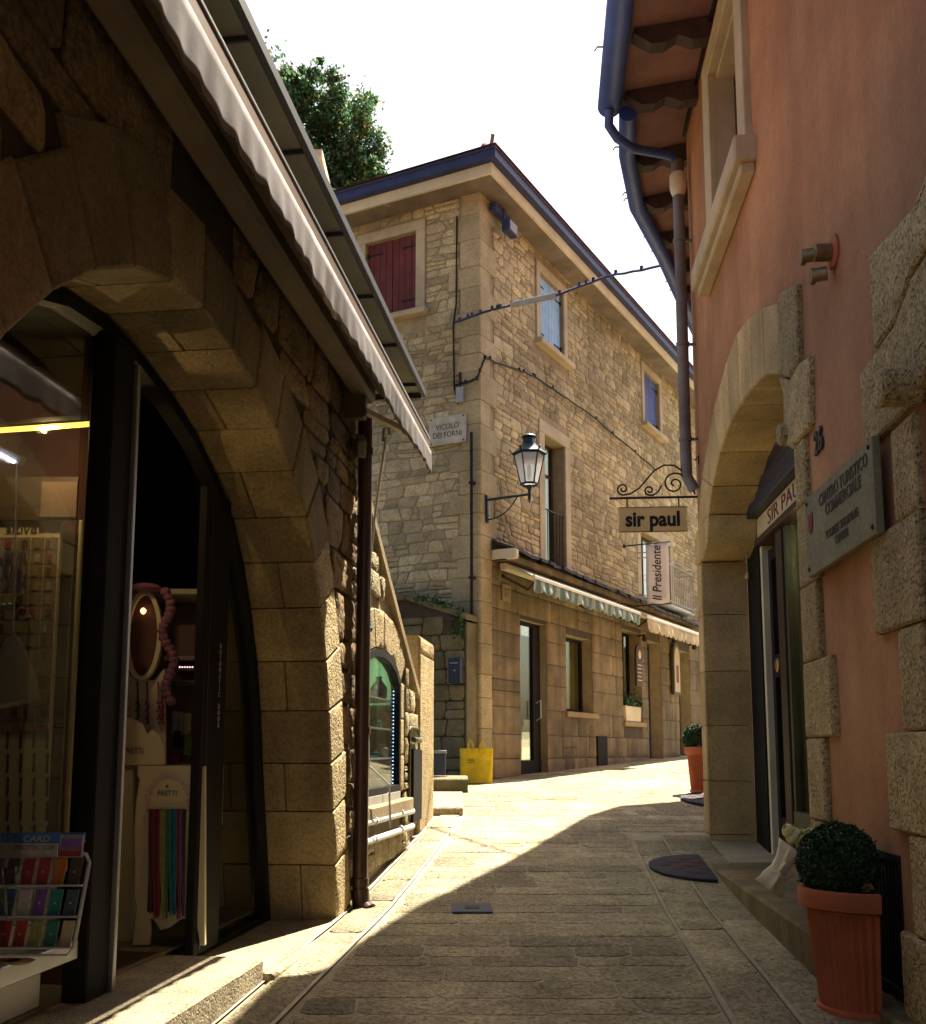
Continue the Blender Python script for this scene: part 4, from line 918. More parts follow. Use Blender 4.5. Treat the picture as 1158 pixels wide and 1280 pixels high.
# curtain sheets added behind the stone house panes to imitate their olive reflection glow
for nm, h, a, c, m_ in (('door', 0, 1.78, 1.86, 'curtain'), ('window', 1, 2.92, 3.9, 'curtain'), ('window', 2, 5.9, 6.3, 'shop_wall')):
    g_ = wins_gr[h]; mb = MB(); r = [mb.ring([WCR.pt(a + (c - a) * i / 30, z_, -.30 + .015 * math.sin(i * 1.3)) for i in range(31)]) for z_ in (g_[0][1] + .02, g_[2][1])]; mb.loft(r, False); mb.build('curtain', m_, hc, smooth=180, solid=.003)
# small signs by the far doors
s, z = WCR.px(800, 832, .10)
t = thing('oval_shop_sign', WCR.pt(s, z, .1), 'round topped dark wooden shop sign hanging beside the flower box window', 'shop sign')
pts = [(s - .17, z - .38), (s + .17, z - .38), (s + .17, z + .2)] + [(s + .17 * math.cos(a), z + .2 + .2 * math.sin(a)) for a in [math.pi * k / 8 for k in range(1, 8)]] + [(s - .17, z + .2)]
mb = MB(); mb.prism(WCR, pts, .06, .10, .006); mb.build('board', 'dark_wood', t)
mb = MB(); mb.lathe(WCR.pt(s, z + .20, .10), [(.075, 0), (.08, .006), (.05, .012)], 12, WCR.n); mb.build('emblem', 'sign_wood', t)
mb = MB()
for k in range(5): mb.box(WCR, s - .11, s + .11 - .03 * (k % 2), z - .28 + k * .07, z - .265 + k * .07, .10, .104)
mb.build('lettering_lines', 'sign_wood', t)
s, z = WCR.px(848, 838, .12)
t = thing('arched_wall_sign', WCR.pt(s, z, .1), 'tall arched green framed sign on the wall at the far end', 'shop sign')
def archp(s, z, a, h, r0=0): return [(s - a, z - h), (s + a, z - h), (s + a, z + h * .55)] + [(s + a * math.cos(q), z + h * .55 + a * 1.4 * math.sin(q)) for q in [math.pi * k / 8 for k in range(1, 8)]] + [(s - a, z + h * .55)]
mb = MB(); mb.prism(WCR, archp(s, z, .22, .5), .04, .10, .008); mb.build('frame', 'olive_frame', t)
mb = MB(); mb.prism(WCR, archp(s, z, .17, .44), .10, .106, .002); mb.build('panel', 'shop_cream', t); mb = MB(); mb.box(WCR, s - .07, s + .07, z - .25, z + .1, .106, .112, .002); mb.build('print', 'c_wine', t)
t = thing('house_number_plate', WCR.pt(.72, 2.2, .03), 'square stone plate with number 27 left of the striped awning door', 'number sign')
mb = MB(); mb.box(WCR, .60, .86, 2.08, 2.32, .02, .04, .004); mb.build('plate', 'dressed', t); text(t, '27', WCR.pt(.73, 2.2, .042), WCR.d, (0, 0, 1), .17, 'letter_dark', ext=.001)
for i, (u, v, lb) in enumerate(((806, 795, 'small dark wall spotlight between the two shop awnings'), (843, 838 - 40, 'small dark wall spotlight under the middle of the cream awning'), (868, 806, 'small dark wall spotlight at the right end of the cream awning'))):
    s, z = WCR.px(u, v, .15); t = thing('wall_spotlight', WCR.pt(s, z, 0), lb, 'light'); mb = MB(); mb.tube([WCR.pt(s, z, .02), WCR.pt(s, z + .02, .14)], .015, 6); mb.build('arm', 'iron', t); mb = MB(); mb.lathe(WCR.pt(s, z - .04, .15), [(.045, -.06), (.05, 0), (.03, .05), (.01, .07)], 10); mb.build('head', 'dark_wood', t, smooth=60)
# flower box in the third window
t = thing('flower_box', WCR.pt(5.9, .54, -.08), 'cream flower box with greenery on the sill of the third window', 'planter')
mb = MB(); mb.prism(WCR, [(5.50, .545), (6.26, .545), (6.30, .82), (5.46, .82)], -.15, .03, .01); mb.build('box', 'cream', t)
mb = MB(); rng = random.Random(3)
for i in range(420): mb.col = (rng.random(),) * 3; leaf(mb, WCR.pt(rng.uniform(5.46, 6.3), .84 + abs(rng.gauss(0, .09)), rng.uniform(-.16, .06)), .035, rng)
mb.build('foliage', 'ivy', t)
# letter box on the mossy wall
s, z = WG.px(583, 838, .06)
t = thing('letter_box', WG.pt(s, z, 0), 'dark blue letter box on the mossy wall near the thin downpipe', 'letter box')
s = max(s, .2)
mb = MB(); mb.box(WG, s - .085, s + .085, z - .16, z + .16, .02, .13, .006); mb.build('box', 'navy_box', t); mb = MB(); mb.box(WG, s - .06, s + .06, z + .09, z + .10, .13, .134, .001); mb.box(WG, s - .02, s - .0, z - .01, z + .01, .13, .14, .002); mb.build('slot', 'aluminium', t)
# shop goods seen through the first door
for i, (ds, z, r, cm, lb) in enumerate(((1.45, .35, .10, 'c_teal', 'teal beach ball shape behind the glass door under the striped awning'), (1.75, .42, .11, 'c_red', 'red ball shape behind the glass door under the striped awning'), (1.5, .0, .10, 'c_wine', 'dark red round bundle low behind the glass door'))):
    mb = MB(); mb.lathe(WCR.pt(ds, z - r, -.32), [(r * math.sin(math.pi * k / 8) + .001, r - r * math.cos(math.pi * k / 8)) for k in range(9)], 14); tag(mb.build('round_goods', cm, None, smooth=180), lb, 'shop goods')
t = thing('dress_mannequin', WCR.pt(1.5, -.3, -.45), 'dark red dress on a stand behind the glass door under the striped awning', 'mannequin')
mb = MB(); mb.lathe(WCR.pt(1.5, .55, -.45), [(.22, 0), (.17, .35), (.12, .5), (.17, .75), (.15, .85), (.05, .9)], 14); mb.build('dress', 'c_wine', t, smooth=60); mb = MB(); mb.lathe(WCR.pt(1.5, 1.44, -.45), [(.05, 0), (.09, .08), (.10, .16), (.05, .25)], 12); mb.build('hat', 'c_black', t, smooth=60); mb = MB(); mb.tube([WCR.pt(1.5, -.3, -.45), WCR.pt(1.5, .6, -.45)], .015, 6); mb.build('stand', 'iron', t)

# yellow bag
BY = 12.75; a, c = at(576, 978, BY), at(614, 938, BY); gz = G(BY) + .012
t = thing('shopping_bag', (.17, BY, gz), 'bright yellow shopping bag standing at the foot of the stone house corner', 'bag')
x0, x1, zt = -.03, .36, gz + .42
mb = MB(); rings = []
for j in range(7):
    q = j / 6; zz_ = gz + (zt - gz) * q; d_ = .085 - .045 * q; r = []
    for k in range(28):
        an = 2 * math.pi * k / 28; cx_, sx_ = math.cos(an), math.sin(an); px_ = abs(cx_) ** .35 * (1 if cx_ > 0 else -1); py_ = abs(sx_) ** .5 * (1 if sx_ > 0 else -1)
        r.append(Vector(((x0 + x1) / 2 + px_ * ((x1 - x0) / 2 + .012 * q) + .012 * nz(k * .6, j, 2), BY + py_ * d_ + .022 * nz(k * .5, j * .9, 5) * (1 if 0 < j else 0), zz_ + (.008 * nz(k * .4, 1) if j == 6 else 0))))
    rings.append(mb.ring(r))
mb.loft(rings, True); mb.face(rings[0], True); mb.build('body', 'bag_yellow', t, smooth=60)
for yy in (-.04, .04):
    mb = MB(); P = [Vector((x0 + .09, BY + yy, zt - .06)), Vector((x0 + .095, BY + yy, zt + .05)), Vector((x0 + .12, BY + yy, zt + .11)), Vector((x0 + .16, BY + yy, zt + .115)), Vector((x1 - .14, BY + yy, zt + .10)), Vector((x1 - .10, BY + yy, zt + .04)), Vector((x1 - .095, BY + yy, zt - .06))]
    if yy < 0: P = [p for p in P]
    mb.tube(P[:3] + [Vector((x0 + .15, BY + yy, zt + .05)), Vector((x0 + .155, BY + yy, zt - .05))], .010, 6); mb.tube([Vector((x1 - .155, BY + yy, zt - .05)), Vector((x1 - .15, BY + yy, zt + .04)), Vector((x1 - .12, BY + yy, zt + .10)), Vector((x1 - .095, BY + yy, zt + .04)), Vector((x1 - .09, BY + yy, zt - .06))], .010, 6)
    mb.build('handle', 'bag_yellow', t, smooth=60)
mb = MB(); mb.cube(x0 + .09, x0 + .17, BY - .084, BY - .08, gz + .27, gz + .285); mb.cube(x0 + .08, x0 + .18, BY - .087, BY - .083, gz + .24, gz + .25); mb.build('print', 'c_olive', t)

# ------------------------------------------------------------------ right: terracotta plastered building
br = thing('plastered_building', WR.pt(5, -.8), 'terracotta plastered building on the right with a stone arched shop doorway', 'building')
DO = [(7.93, -.95), (7.93, 1.48), (7.78, 1.48), (7.62, 1.53), (7.52, 1.62), (7.50, 1.74), (7.30, 1.92), (6.95, 2.07), (6.5, 2.145), (6.2, 2.15), (5.8, 2.12), (5.47, 2.07), (5.15, 1.95), (5.05, 1.80), (5.12, 1.66), (5.08, 1.56), (4.98, 1.50), (4.90, 1.48), (4.90, -.95)]
W2 = rect(5.86, 6.82, 3.57, 4.84)
GR = rect(3.76, 4.63, -.90, -.37)
A2_ = rect(1.5, 3.33, -1.3, 1.3)
mb = MB()
sheet(mb, WR, [(-3, -1.8), (8.16, -1.8), (8.16, 5.35), (-3, 5.35)], [inset(list(reversed(DO)), -.04), W2, GR, A2_], 0, .0)
for h, rv in ((W2, .24), (A2_, .35)):
    b_ = MB(); 
r0 = mb.ring([WR.pt(*p, 0) for p in A2_]); r1 = mb.ring([WR.pt(*p, -.3) for p in A2_]); mb.loft([r0, r1])
WP = [(rx(8.13), 8.13), (2.5, 9.9), (3.3, 11.6), (3.95, 12.7), (9, 15.6)]
for a, c in zip(WP, WP[1:]):
    mb.poly([(a[0], a[1], -1.5), (c[0], c[1], -1.5), (c[0], c[1], 5.35), (a[0], a[1], 5.35)])
pw = mb.build('wall', 'plaster', br)
mb = MB(); mb.box(WR, 1.5, 3.33, -1.2, 1.3, -.34, -.30); mb.build('recess_panel', 'ochre_plaster', br)
# arch stones
mb = MB(); rng = random.Random(17)
I_ = [(7.50, 1.76), (7.30, 1.92), (6.95, 2.07), (6.5, 2.145), (6.2, 2.15), (5.8, 2.12), (5.47, 2.07), (5.15, 1.95)]
X_ = [(8.02, 1.74), (7.74, 2.10), (7.15, 2.44), (6.55, 2.60), (6.2, 2.63), (5.8, 2.57), (5.47, 2.47), (5.10, 2.33)]
for i in range(len(I_) - 1): rough_block(mb, WR, inset([I_[i], I_[i + 1], X_[i + 1], X_[i]], .003), -.33, .025, rng, .012, .002, .12)
rough_block(mb, WR, inset([(8.15, 1.48), (7.80, 1.48), (7.62, 1.53), (7.52, 1.62), (7.50, 1.755), (8.02, 1.735), (8.15, 1.70)], .003), -.33, .03, rng, .012, .002, .12)
zz = [-.95, -.62, -.22, .20, .62, 1.06, 1.475]
for a, c in zip(zz, zz[1:]): rough_block(mb, WR, inset(rect(7.93, 8.15, a, c), .003), -.33, .022, rng, .012, .002, .12)
mb.build('arch_surround', 'jamb_stone', br, smooth=40)
mb = MB()
NB = [(-.95, -.31, 4.60), (-.31, .065, 4.62), (.065, .42, 4.44), (.42, .78, 4.60), (.78, 1.17, 4.56), (1.17, 1.485, 4.72)]
for k, (a, c, s0) in enumerate(NB): rough_block(mb, WR, inset(rect(s0, 4.90, a, c), .003), -.33, .045 if k == 2 else .03, rng, .012, .006 if k == 2 else .003, .05)
rough_block(mb, WR, inset([(4.60, 1.49), (4.95, 1.49), (5.04, 1.54), (5.09, 1.62), (5.06, 1.74), (5.05, 1.80), (5.14, 1.94), (4.93, 1.84), (4.75, 1.86), (4.56, 1.82)], .003), -.33, .04, rng, .012, .003, .05)
rough_block(mb, WR, inset([(5.10, 2.33), (5.04, 2.36), (4.72, 2.25), (4.75, 1.87), (4.93, 1.85), (5.15, 1.955)], .003), -.33, .05, rng, .012, .006, .05)
mb.lathe(WR.pt(5.05, 1.60, -.2), [(.058, 0), (.058, .255), (.05, .265)], 20, WR.n)
mb.build('jamb_stones', 'rockface', br, smooth=40)
mb = MB()
QB = [(-1.2, -.62, 3.72), (-.62, -.28, 3.60), (-.28, .07, 3.77), (.07, .43, 3.60), (.43, .80, 3.82), (.80, 1.14, 3.56)]
for k, (a, c, s1) in enumerate(QB): rough_block(mb, WR, inset(rect(3.33 if k != 3 else 3.36, s1, a, c), .003), -.1, .05 if k % 2 == 0 else .025, rng, .014, .008 if k % 2 == 0 else .004, .05)
rough_block(mb, WR, inset([(3.84, 1.145), (3.84, 1.465), (3.66, 1.475), (3.44, 1.49), (3.25, 1.58), (3.0, 1.6), (3.0, 1.3), (3.33, 1.16)], .003), -.1, .045, rng, .014, .006, .05)
rough_block(mb, WR, inset([(3.66, 1.485), (3.66, 1.86), (3.2, 1.80), (2.9, 1.9), (2.9, 1.62), (3.25, 1.60), (3.44, 1.50)], .003), -.1, .06, rng, .014, .009, .05)
mb.col = (.6, .5, 0); mb.lathe(WR.pt(3.33, 1.22, .0), [(.066, 0), (.066, .125), (.056, .135)], 28, WR.n)
mb.build('corner_stones', 'rockface', br, smooth=40)
# thresholds
mb = MB(); mb.box(WR, 4.20, 7.92, -1.3, -.745, -.6, .17, .015); mb.box(WR, 2.5, 4.195, -1.3, -.90, -.01, .10, .012); mb.build('threshold_step', 'ground_block', br)
# upper window
mb = MB()
for a in ((5.66, 5.858, 3.57, 4.84), (6.822, 7.06, 3.57, 4.84), (5.66, 7.06, 4.842, 5.02)): mb.box(WR, *a, -.24, .045, .006)
mb.box(WR, 5.86, 6.82, 4.80, 4.838, -.24, -.02, .003)
sur = mb.build('window_surround', 'trim_stone', br)
mb = MB(); mb.box(WR, 5.56, 7.30, 3.42, 3.568, -.24, .13, .012); mb.box(WR, 5.60, 7.26, 3.36, 3.418, 0, .09, .01); mb.build('window_sill', 'trim_stone', br)
wb = MB(); wb.box(WR, 5.86, 6.82, 3.57, 3.63, -.20, -.14, .004); wb.box(WR, 5.86, 6.82, 4.74, 4.80, -.20, -.14, .004)
for s in (5.86, 6.31, 6.76): wb.box(WR, s, s + .06, 3.632, 4.738, -.20, -.14, .004)
wo = wb.build('window', 'dark_wood', br); sub_of(wo)
mb = MB()
for k in range(24):
    for a, c in ((5.92, 6.31), (6.37, 6.76)): mb.prism(WR, rect(a, c, 3.64 + k * .046, 3.67 + k * .046), -.18, -.155)
mb.build('louvre', 'rod_brown', wo)
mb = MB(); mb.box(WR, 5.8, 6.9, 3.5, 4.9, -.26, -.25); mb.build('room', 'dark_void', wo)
# basement grille
mb = MB(); mb.box(WR, 3.7, 4.7, -.95, -.3, -.2, -.14)
mb.build('grille_recess', 'dark_void', br)
mb = MB()
for k in range(22): mb.box(WR, 3.775 + k * .0395, 3.787 + k * .0395, -.90, -.37, -.03, -.012)
for a in (rect(3.76, 4.63, -.40, -.37), rect(3.76, 4.63, -.88, -.85), rect(3.76, 3.78, -.85, -.40), rect(4.61, 4.63, -.85, -.40)): mb.prism(WR, a, -.035, .004, .002)
mb.build('vent_grille', 'black_frame', br)
# eave: soffit, rafters, roof
def atz(u, v, z): r = ray(u, v); return r * (z / r.z)
ZG = 5.0
E1 = [(.585 + .0769 * y, y) for y in (-4, 0, 4, 7.55)]
e2 = [(1.25, 7.6), (1.34, 8.2), (1.56, 9.02), (2.0, 10.0), (2.37, 10.91), (2.78, 11.9), (3.1, 12.35), (3.7, 12.6), (5.5, 13.4), (9, 15.0)]
E2 = [(x + .07, y) for x, y in e2]
wl = [(rx(y), y) for y in (-4, 0, 4, 7.55)] + [(rx(8.0), 8.0), (rx(8.13), 8.13), (2.2, 9.05), (2.55, 10.0), (3.0, 11.0), (3.45, 12.0), (3.7, 12.4), (3.98, 12.75), (5.8, 13.8), (9.3, 15.8)]
el = E1 + E2
mb = MB()
n = len(el)
for (dz0, dz1, fl) in ((0, 0, True), (.07, .09, False)):
    a = mb.ring([Vector((x - .05, y, ZG + .125 + dz0)) for x, y in el]); b_ = mb.ring([Vector((x, y, 5.27 + dz1)) for x, y in wl]); mb.loft([a, b_], False, fl)
a = mb.ring([Vector((x - .05, y, ZG + .125)) for x, y in el]); b_ = mb.ring([Vector((x - .05, y, ZG + .195)) for x, y in el]); mb.loft([a, b_], False)
mb.build('soffit', 'soffit_tile', br)
mb = MB(); a = mb.ring([Vector((x - .06, y, ZG + .20)) for x, y in el]); b_ = mb.ring([Vector((x + 3.5, y - 1.0, ZG + 1.5)) for x, y in el]); mb.loft([a, b_], False); mb.build('roof', 'roof_tile', br)
def interp(L_, t):
    L_ = [Vector(p) for p in L_]; ds = [0]
    for p, q in zip(L_, L_[1:]): ds.append(ds[-1] + (q - p).length)
    x = t * ds[-1]
    for i in range(len(L_) - 1):
        if x <= ds[i + 1] + 1e-9: return L_[i].lerp(L_[i + 1], (x - ds[i]) / max(ds[i + 1] - ds[i], 1e-6))
raf = [(rx(y), y, .585 + .0769 * y + .12, y) for y in (4.4, 5.2, 6.0, 6.8, 7.5)] + [(1.97, 8.35, 1.45, 8.35), (2.2, 9.05, 1.68, 9.05), (2.45, 9.75, 1.95, 9.7), (2.72, 10.4, 2.22, 10.3), (3.0, 11.0, 2.45, 10.9), (3.3, 11.6, 2.7, 11.6)]
for k, (ax, ay, bx, by) in enumerate(raf):
    A, B_ = Vector((ax, ay, 0)), Vector((bx, by, 0)); d_ = (B_ - A).normalized(); L_ = (B_ - A).length; nn = Vector((-d_.y, d_.x, 0))
    prof = [(0, 5.26), (0, 5.10), (L_ * .25, 5.07), (L_ * .38, 5.10), (L_ * .45, 5.11), (L_ * .6, 5.05), (L_ * .78, 5.04), (L_ * .92, 5.09), (L_, 5.12), (L_, 5.155)]
    mb = MB(); r = [mb.ring([A + d_ * o + nn * sg * .055 + Vector((0, 0, z)) for o, z in prof]) for sg in (-1, 1)]; mb.loft(r); mb.face(r[0]); mb.face(r[1], True); mb.build('rafter', 'rafter', br)
mb = MB(); p = [Vector((x - .02, y, 5.22)) for x, y in wl[:6]]; mb.tube(p, .014, 6); mb.build('wall_cable', 'iron', br)
# gutters
def gutter(path, r, name, lb):
    t = thing(name, path[-1], lb, 'gutter', 'gutters along the right eave')
    mb = MB(); mb.tube(path, r, 18); mb.build('trough', 'gutter_flare_blue', t, smooth=60)
    L_ = 0
    for a, c in zip(path, path[1:]):
        m_ = (Vector(c) - Vector(a)); k = 0
        while k < m_.length:
            p = Vector(a) + m_.normalized() * k; mb = MB(); side = Vector((-1, 0, 0))
            mb.tube([p + Vector((0, 0, r + .01)), p + side * (r + .03) + Vector((0, 0, r + .01)), p + side * (r + .05) + Vector((0, 0, r - .02))], .007, 5); mb.build('gutter_hook', 'iron', t); k += .75
    return t
gutter([Vector((x, y, ZG + .09)) for x, y in E1 if y > 2 or y < 1], .095, 'eave_gutter', 'large gutter along the near part of the right eave, tinted with blue flare')
gutter([Vector((x, y, ZG + .075)) for x, y in E2[:8]], .072, 'eave_gutter', 'slimmer gutter curving away along the far part of the right eave, tinted with blue flare')
t = thing('wall_downpipe', WR.pt(8.06, 2, .08), 'weathered grey and rust downpipe with a cream collar on the terracotta wall', 'drainpipe')
ge = Vector((1.17, 7.50, 5.0)); wp = WR.pt(8.02, 4.95, .10)
mb = MB(); mb.tube([ge + Vector((-.02, -.05, .0)), ge + Vector((-.02, 0, -.10)), ge + Vector((.06, .08, -.16)), ge + Vector((.2, .2, -.17)), wp + Vector((-.08, -.05, -.02)), wp + Vector((0, 0, -.05)), wp + Vector((0, 0, -.15))], .037, 12); mb.build('swan_neck', 'gutter_flare_blue', t, smooth=60)
mb = MB(); mb.tube([wp + Vector((0, 0, -.05)), wp + Vector((0, 0, -.18))], .055, 14); mb.build('upper_section', 'grey_pipe', t, smooth=60)
mb = MB(); mb.lathe(wp + Vector((0, 0, -.36)), [(.045, 0), (.065, .05), (.07, .08), (.07, .17), (.06, .2)], 18); mb.build('collar', 'cream', t, smooth=40)
mb = MB(); mb.tube([wp + Vector((0, 0, -.34)), WR.pt(8.02, 2.20, .10), WR.pt(8.02, 2.08, .04)], .046, 14); mb.build('pipe', 'grey_pipe', t, smooth=60)
for z in (4.2, 3.3, 2.5): mb = MB(); mb.tube([WR.pt(8.02, z + .015, .10), WR.pt(8.02, z - .015, .10)], .055, 14); mb.bar(WR.pt(8.02, z, .0), WR.pt(8.02, z, .06), .02, .02); mb.build('bracket', 'grey_pipe', t, smooth=60)

# shop front in the right arch
sr = br
mb = MB(); mb.box(WR, 7.50, 7.925, -.744, 1.72, -.42, -.33, .004); mb.build('side_panel', 'black_frame', sr)
mb = MB(); mb.box(WR, 7.43, 7.485, -.744, 1.50, -.42, -.34, .003); mb.build('white_strip', 'cream', sr)
dr = MB(); dr.box(WR, 7.28, 7.36, -.74, 1.45, -.44, -.37, .004); dr.box(WR, 6.98, 7.05, -.74, 1.45, -.44, -.37, .004); dr.box(WR, 7.05, 7.28, 1.36, 1.45, -.44, -.37, .004); dr.box(WR, 7.05, 7.28, -.74, -.45, -.44, -.37, .004); dr.box(WR, 7.05, 7.28, .52, .68, -.44, -.37, .004)
dd = dr.build('door', 'black_frame', sr); sub_of(dd)
mb = MB(); mb.box(WR, 7.05, 7.28, -.45, 1.36, -.41, -.40); mb.build('pane', 'window_glass', dd)
mb = MB(); mb.lathe(WR.pt(7.16, .60, -.37), [(.05, 0), (.05, .012), (.035, .02), (.01, .022)], 20, WR.n); mb.build('lock_plate', 'brass', dd, smooth=40)
mb = MB(); mb.box(WR, 6.80, 6.97, -.744, 1.50, -.44, -.335, .005); mb.build('door_post', 'dark_wood', sr)
mb = MB(); mb.box(WR, 4.91, 7.48, 1.505, 1.548, -.44, -.30, .004); mb.build('band_rail', 'dark_wood', sr)
mb = MB(); mb.box(WR, 4.91, 7.66, 1.55, 1.715, -.42, -.33, .003); bd = mb.build('sign_band', 'shop_cream', sr)
text(sr, 'SIR PAUL', WR.pt(6.62, 1.635, -.327), -WR.d, (0, 0, 1), .15, 'letter_red', ext=.001, sx=1.75, align='CENTER')
mb = MB(); mb.prism(WR, [(4.91, 1.72), (7.9, 1.72), (7.9, 1.8), (4.91, 1.8)], -.42, -.26, .004); mb.build('shutter_rail', 'navy_box', sr)
mb = MB()
for k in range(5): mb.prism(WR, [(4.91, 1.805 + k * .085), (7.9, 1.805 + k * .085), (7.9, 1.885 + k * .085), (4.91, 1.885 + k * .085)], -.40, -.30 - .01 * k, .008)
mb.build('roller_shutter', 'navy_box', sr)
mb = MB(); mb.box(WR, 4.91, 6.80, -.744, -.38, -.42, -.345, .004); mb.box(WR, 6.74, 6.795, -.38, 1.50, -.42, -.35, .003); mb.box(WR, 4.91, 4.96, -.38, 1.50, -.42, -.35, .003); mb.build('window_frame', 'olive_frame', sr)
mb = MB(); mb.box(WR, 4.96, 6.74, -.38, 1.50, -.39, -.382); mb.build('pane', 'window_glass', sr)
mb = MB(); rows = []
for zz_ in (-.37, 1.3): rows.append(mb.ring([WR.pt(5.0 + 1.7 * i / 60, zz_, -.62 + .03 * math.sin(i * .9) + .012 * math.sin(i * 2.3)) for i in range(61)]))
mb.loft(rows, False); mb.build('curtain', 'curtain', sr, smooth=180, solid=.003)
mb = MB(); mb.box(WR, 4.8, 8.0, -.74, 2.3, -1.3, -1.28); mb.box(WR, 7.95, 7.97, -.74, 2.3, -1.28, -.34); mb.build('back_wall', 'shop_wall', sr)
mb = MB(); mb.tube([WR.pt(7.66, 1.66, -.31), WR.pt(7.72, 1.5, -.29), WR.pt(7.70, 1.36, -.29)], .006, 6); mb.lathe(WR.pt(7.70, 1.30, -.29), [(.02, 0), (.025, .02), (.012, .06)], 10); mb.build('pull_cord', 'brass', sr, smooth=60)
mb = MB(); mb.box(WR, 5.7, 6.05, 1.18, 1.42, -.58, -.46, .01); tag(mb.build('ceiling_lamp_unit', 'lit_panel', None), 'small white lit lamp unit high behind the right shop window', 'lamp')

# hanging sign with wrought scroll bracket
sb = WR.pt(8.0, 2.02, 0); nv = WR.n
t = thing('hanging_shop_sign', sb, 'cream wooden hanging sign lettered sir paul under a scrolled iron bracket', 'shop sign')
zb = sb.z
mb = MB(); mb.tube([sb + nv * .02, sb + nv * .72], .010, 6); mb.bar(sb + nv * .03 + Vector((0, 0, -.09)), sb + nv * .03 + Vector((0, 0, .30)), .022, .022)
mb.tube([sb + nv * .03 + Vector((0, 0, .30)), sb + nv * .0 + Vector((0, 0, .34)), sb + nv * -.0 + Vector((0, 0, .27))], .01, 6)
def scroll(cx_, cz_, r0, turns, a_start, sgn=1, n=26, r1=.012):
    return [(cx_ + (r0 + (r1 - r0) * k / n) * math.cos(a_start + sgn * turns * 2 * math.pi * k / n), cz_ + (r0 + (r1 - r0) * k / n) * math.sin(a_start + sgn * turns * 2 * math.pi * k / n)) for k in range(n + 1)]
P2 = lambda L_: [sb + nv * o + Vector((0, 0, z)) for o, z in L_]
mb.tube(P2([(.04, .02), (.07, .10), (.12, .20), (.20, .262), (.28, .265), (.36, .22), (.42, .15), (.48, .08), (.55, .035), (.61, .025)] + scroll(.61, .075, .05, 1.3, -math.pi / 2, 1)), .0075, 6)
mb.tube(P2(scroll(.20, .11, .10, 1.7, math.pi, -1)), .0075, 6)
mb.tube(P2([(.30, .10), (.33, .05), (.37, .02), (.40, .02)] + scroll(.40, .06, .04, 1.2, -math.pi / 2, 1)), .0075, 6)
mb.build('scroll_bracket', 'iron', t, smooth=60)
for o_ in (.17, .58):
    mb = MB(); mb.tube([sb + nv * o_ + Vector((0, 0, 0)), sb + nv * o_ + Vector((0, 0, -.075))], .006, 6); mb.build('hanger', 'iron', t)
class SignW:
    side = 1
    def pt(w, s, z, o=0): return sb + nv * (-s) + Vector((0, 0, z)) + Vector((-WR.d.x, -WR.d.y, 0)) * o
SW = SignW()
bp = [(-.66, -.285), (-.655, -.27), (-.645, -.20), (-.655, -.09), (-.66, -.075), (-.10, -.075), (-.105, -.09), (-.115, -.18), (-.105, -.27), (-.10, -.285)]
mb = MB(); mb.prism(SW, list(reversed(bp)), -.012, .012, .004); mb.build('board', 'sign_wood', t)
mb = MB(); mb.prism(SW, rect(-.64, -.12, -.282, -.277), .0125, .015); mb.prism(SW, rect(-.64, -.12, -.084, -.079), .0125, .015); mb.build('board_line', 'dark_wood', t)
text(t, 'sir paul', SW.pt(-.38, -.183, .0135), -nv, (0, 0, 1), .165, 'letter_black', ext=.001, bold=.006, sx=.9)

# spotlights, plaque, number on the right wall
t = thing('twin_spotlight', WR.pt(4.2, 2.1, 0), 'bronze twin spotlight cluster on a round base high on the terracotta wall', 'light')
s, z = WR.px(1044, 315, .0)
mb = MB(); mb.lathe(WR.pt(s, z, .0), [(.075, 0), (.075, .012), (.06, .018)], 24, WR.n); mb.build('wall_plate', 'terracotta', t, smooth=40)
mb = MB(); mb.tube([WR.pt(s, z, .01), WR.pt(s, z, .085)], .038, 16); mb.build('arm', 'bronze', t, smooth=60)
for dz, ds, oo in ((.01, .03, .085), (-.085, .02, .05)):
    mb = MB(); mb.tube([WR.pt(s + ds - .0, z + dz, oo - .02), WR.pt(s + ds + .02, z + dz, oo + .035)], .030, 16); mb.lathe(WR.pt(s + ds + .03, z + dz, oo + .045), [(.034, -.02), (.036, 0), (.022, .0)], 16, WR.n); mb.build('lamp_head', 'bronze', t, smooth=60)
s0, s1, z0, z1 = 3.63, 4.60, .785, 1.145
t = thing('wall_plaque', WR.pt(4.1, .96, .06), 'green grey engraved plaque naming a commercial tourist centre on the right wall', 'plaque')
mb = MB(); mb.box(WR, s0, s1, z0, z1, .035, .065, .003); mb.build('plate', 'plaque_green', t)
text(t, 'CENTRO TURISTICO\nCOMMERCIALE', WR.pt(4.02, 1.045, .067), -WR.d, (0, 0, 1), .072, 'letter_dark', ext=.001, bold=.001, lead=.85)
text(t, 'TOURIST SHOPPING\nCENTER', WR.pt(4.05, .885, .067), -WR.d, (0, 0, 1), .05, 'letter_dark', ext=.001, bold=.001, lead=.95)
mb = MB(); mb.prism(WR, [(4.47, .99), (4.505, .965), (4.54, .99), (4.54, 1.06), (4.47, 1.06)], .065, .069, .001); mb.build('emblem', 'letter_red', t)
for a in (s0 + .04, s1 - .04):
    for c in (z0 + .03, z1 - .03): mb = MB(); mb.lathe(WR.pt(a, c, .065), [(.010, 0), (.008, .006)], 8, WR.n); mb.build('screw', 'iron', t)
t = thing('house_number', WR.pt(4.53, 1.42, .02), 'dark metal house number 26 on the terracotta wall beside the arch', 'number sign')
text(t, '26', WR.pt(4.53, 1.40, .008), -WR.d, (0, 0, 1), .15, 'letter_dark', ext=.006, bold=.003, name='numeral', sx=.9)

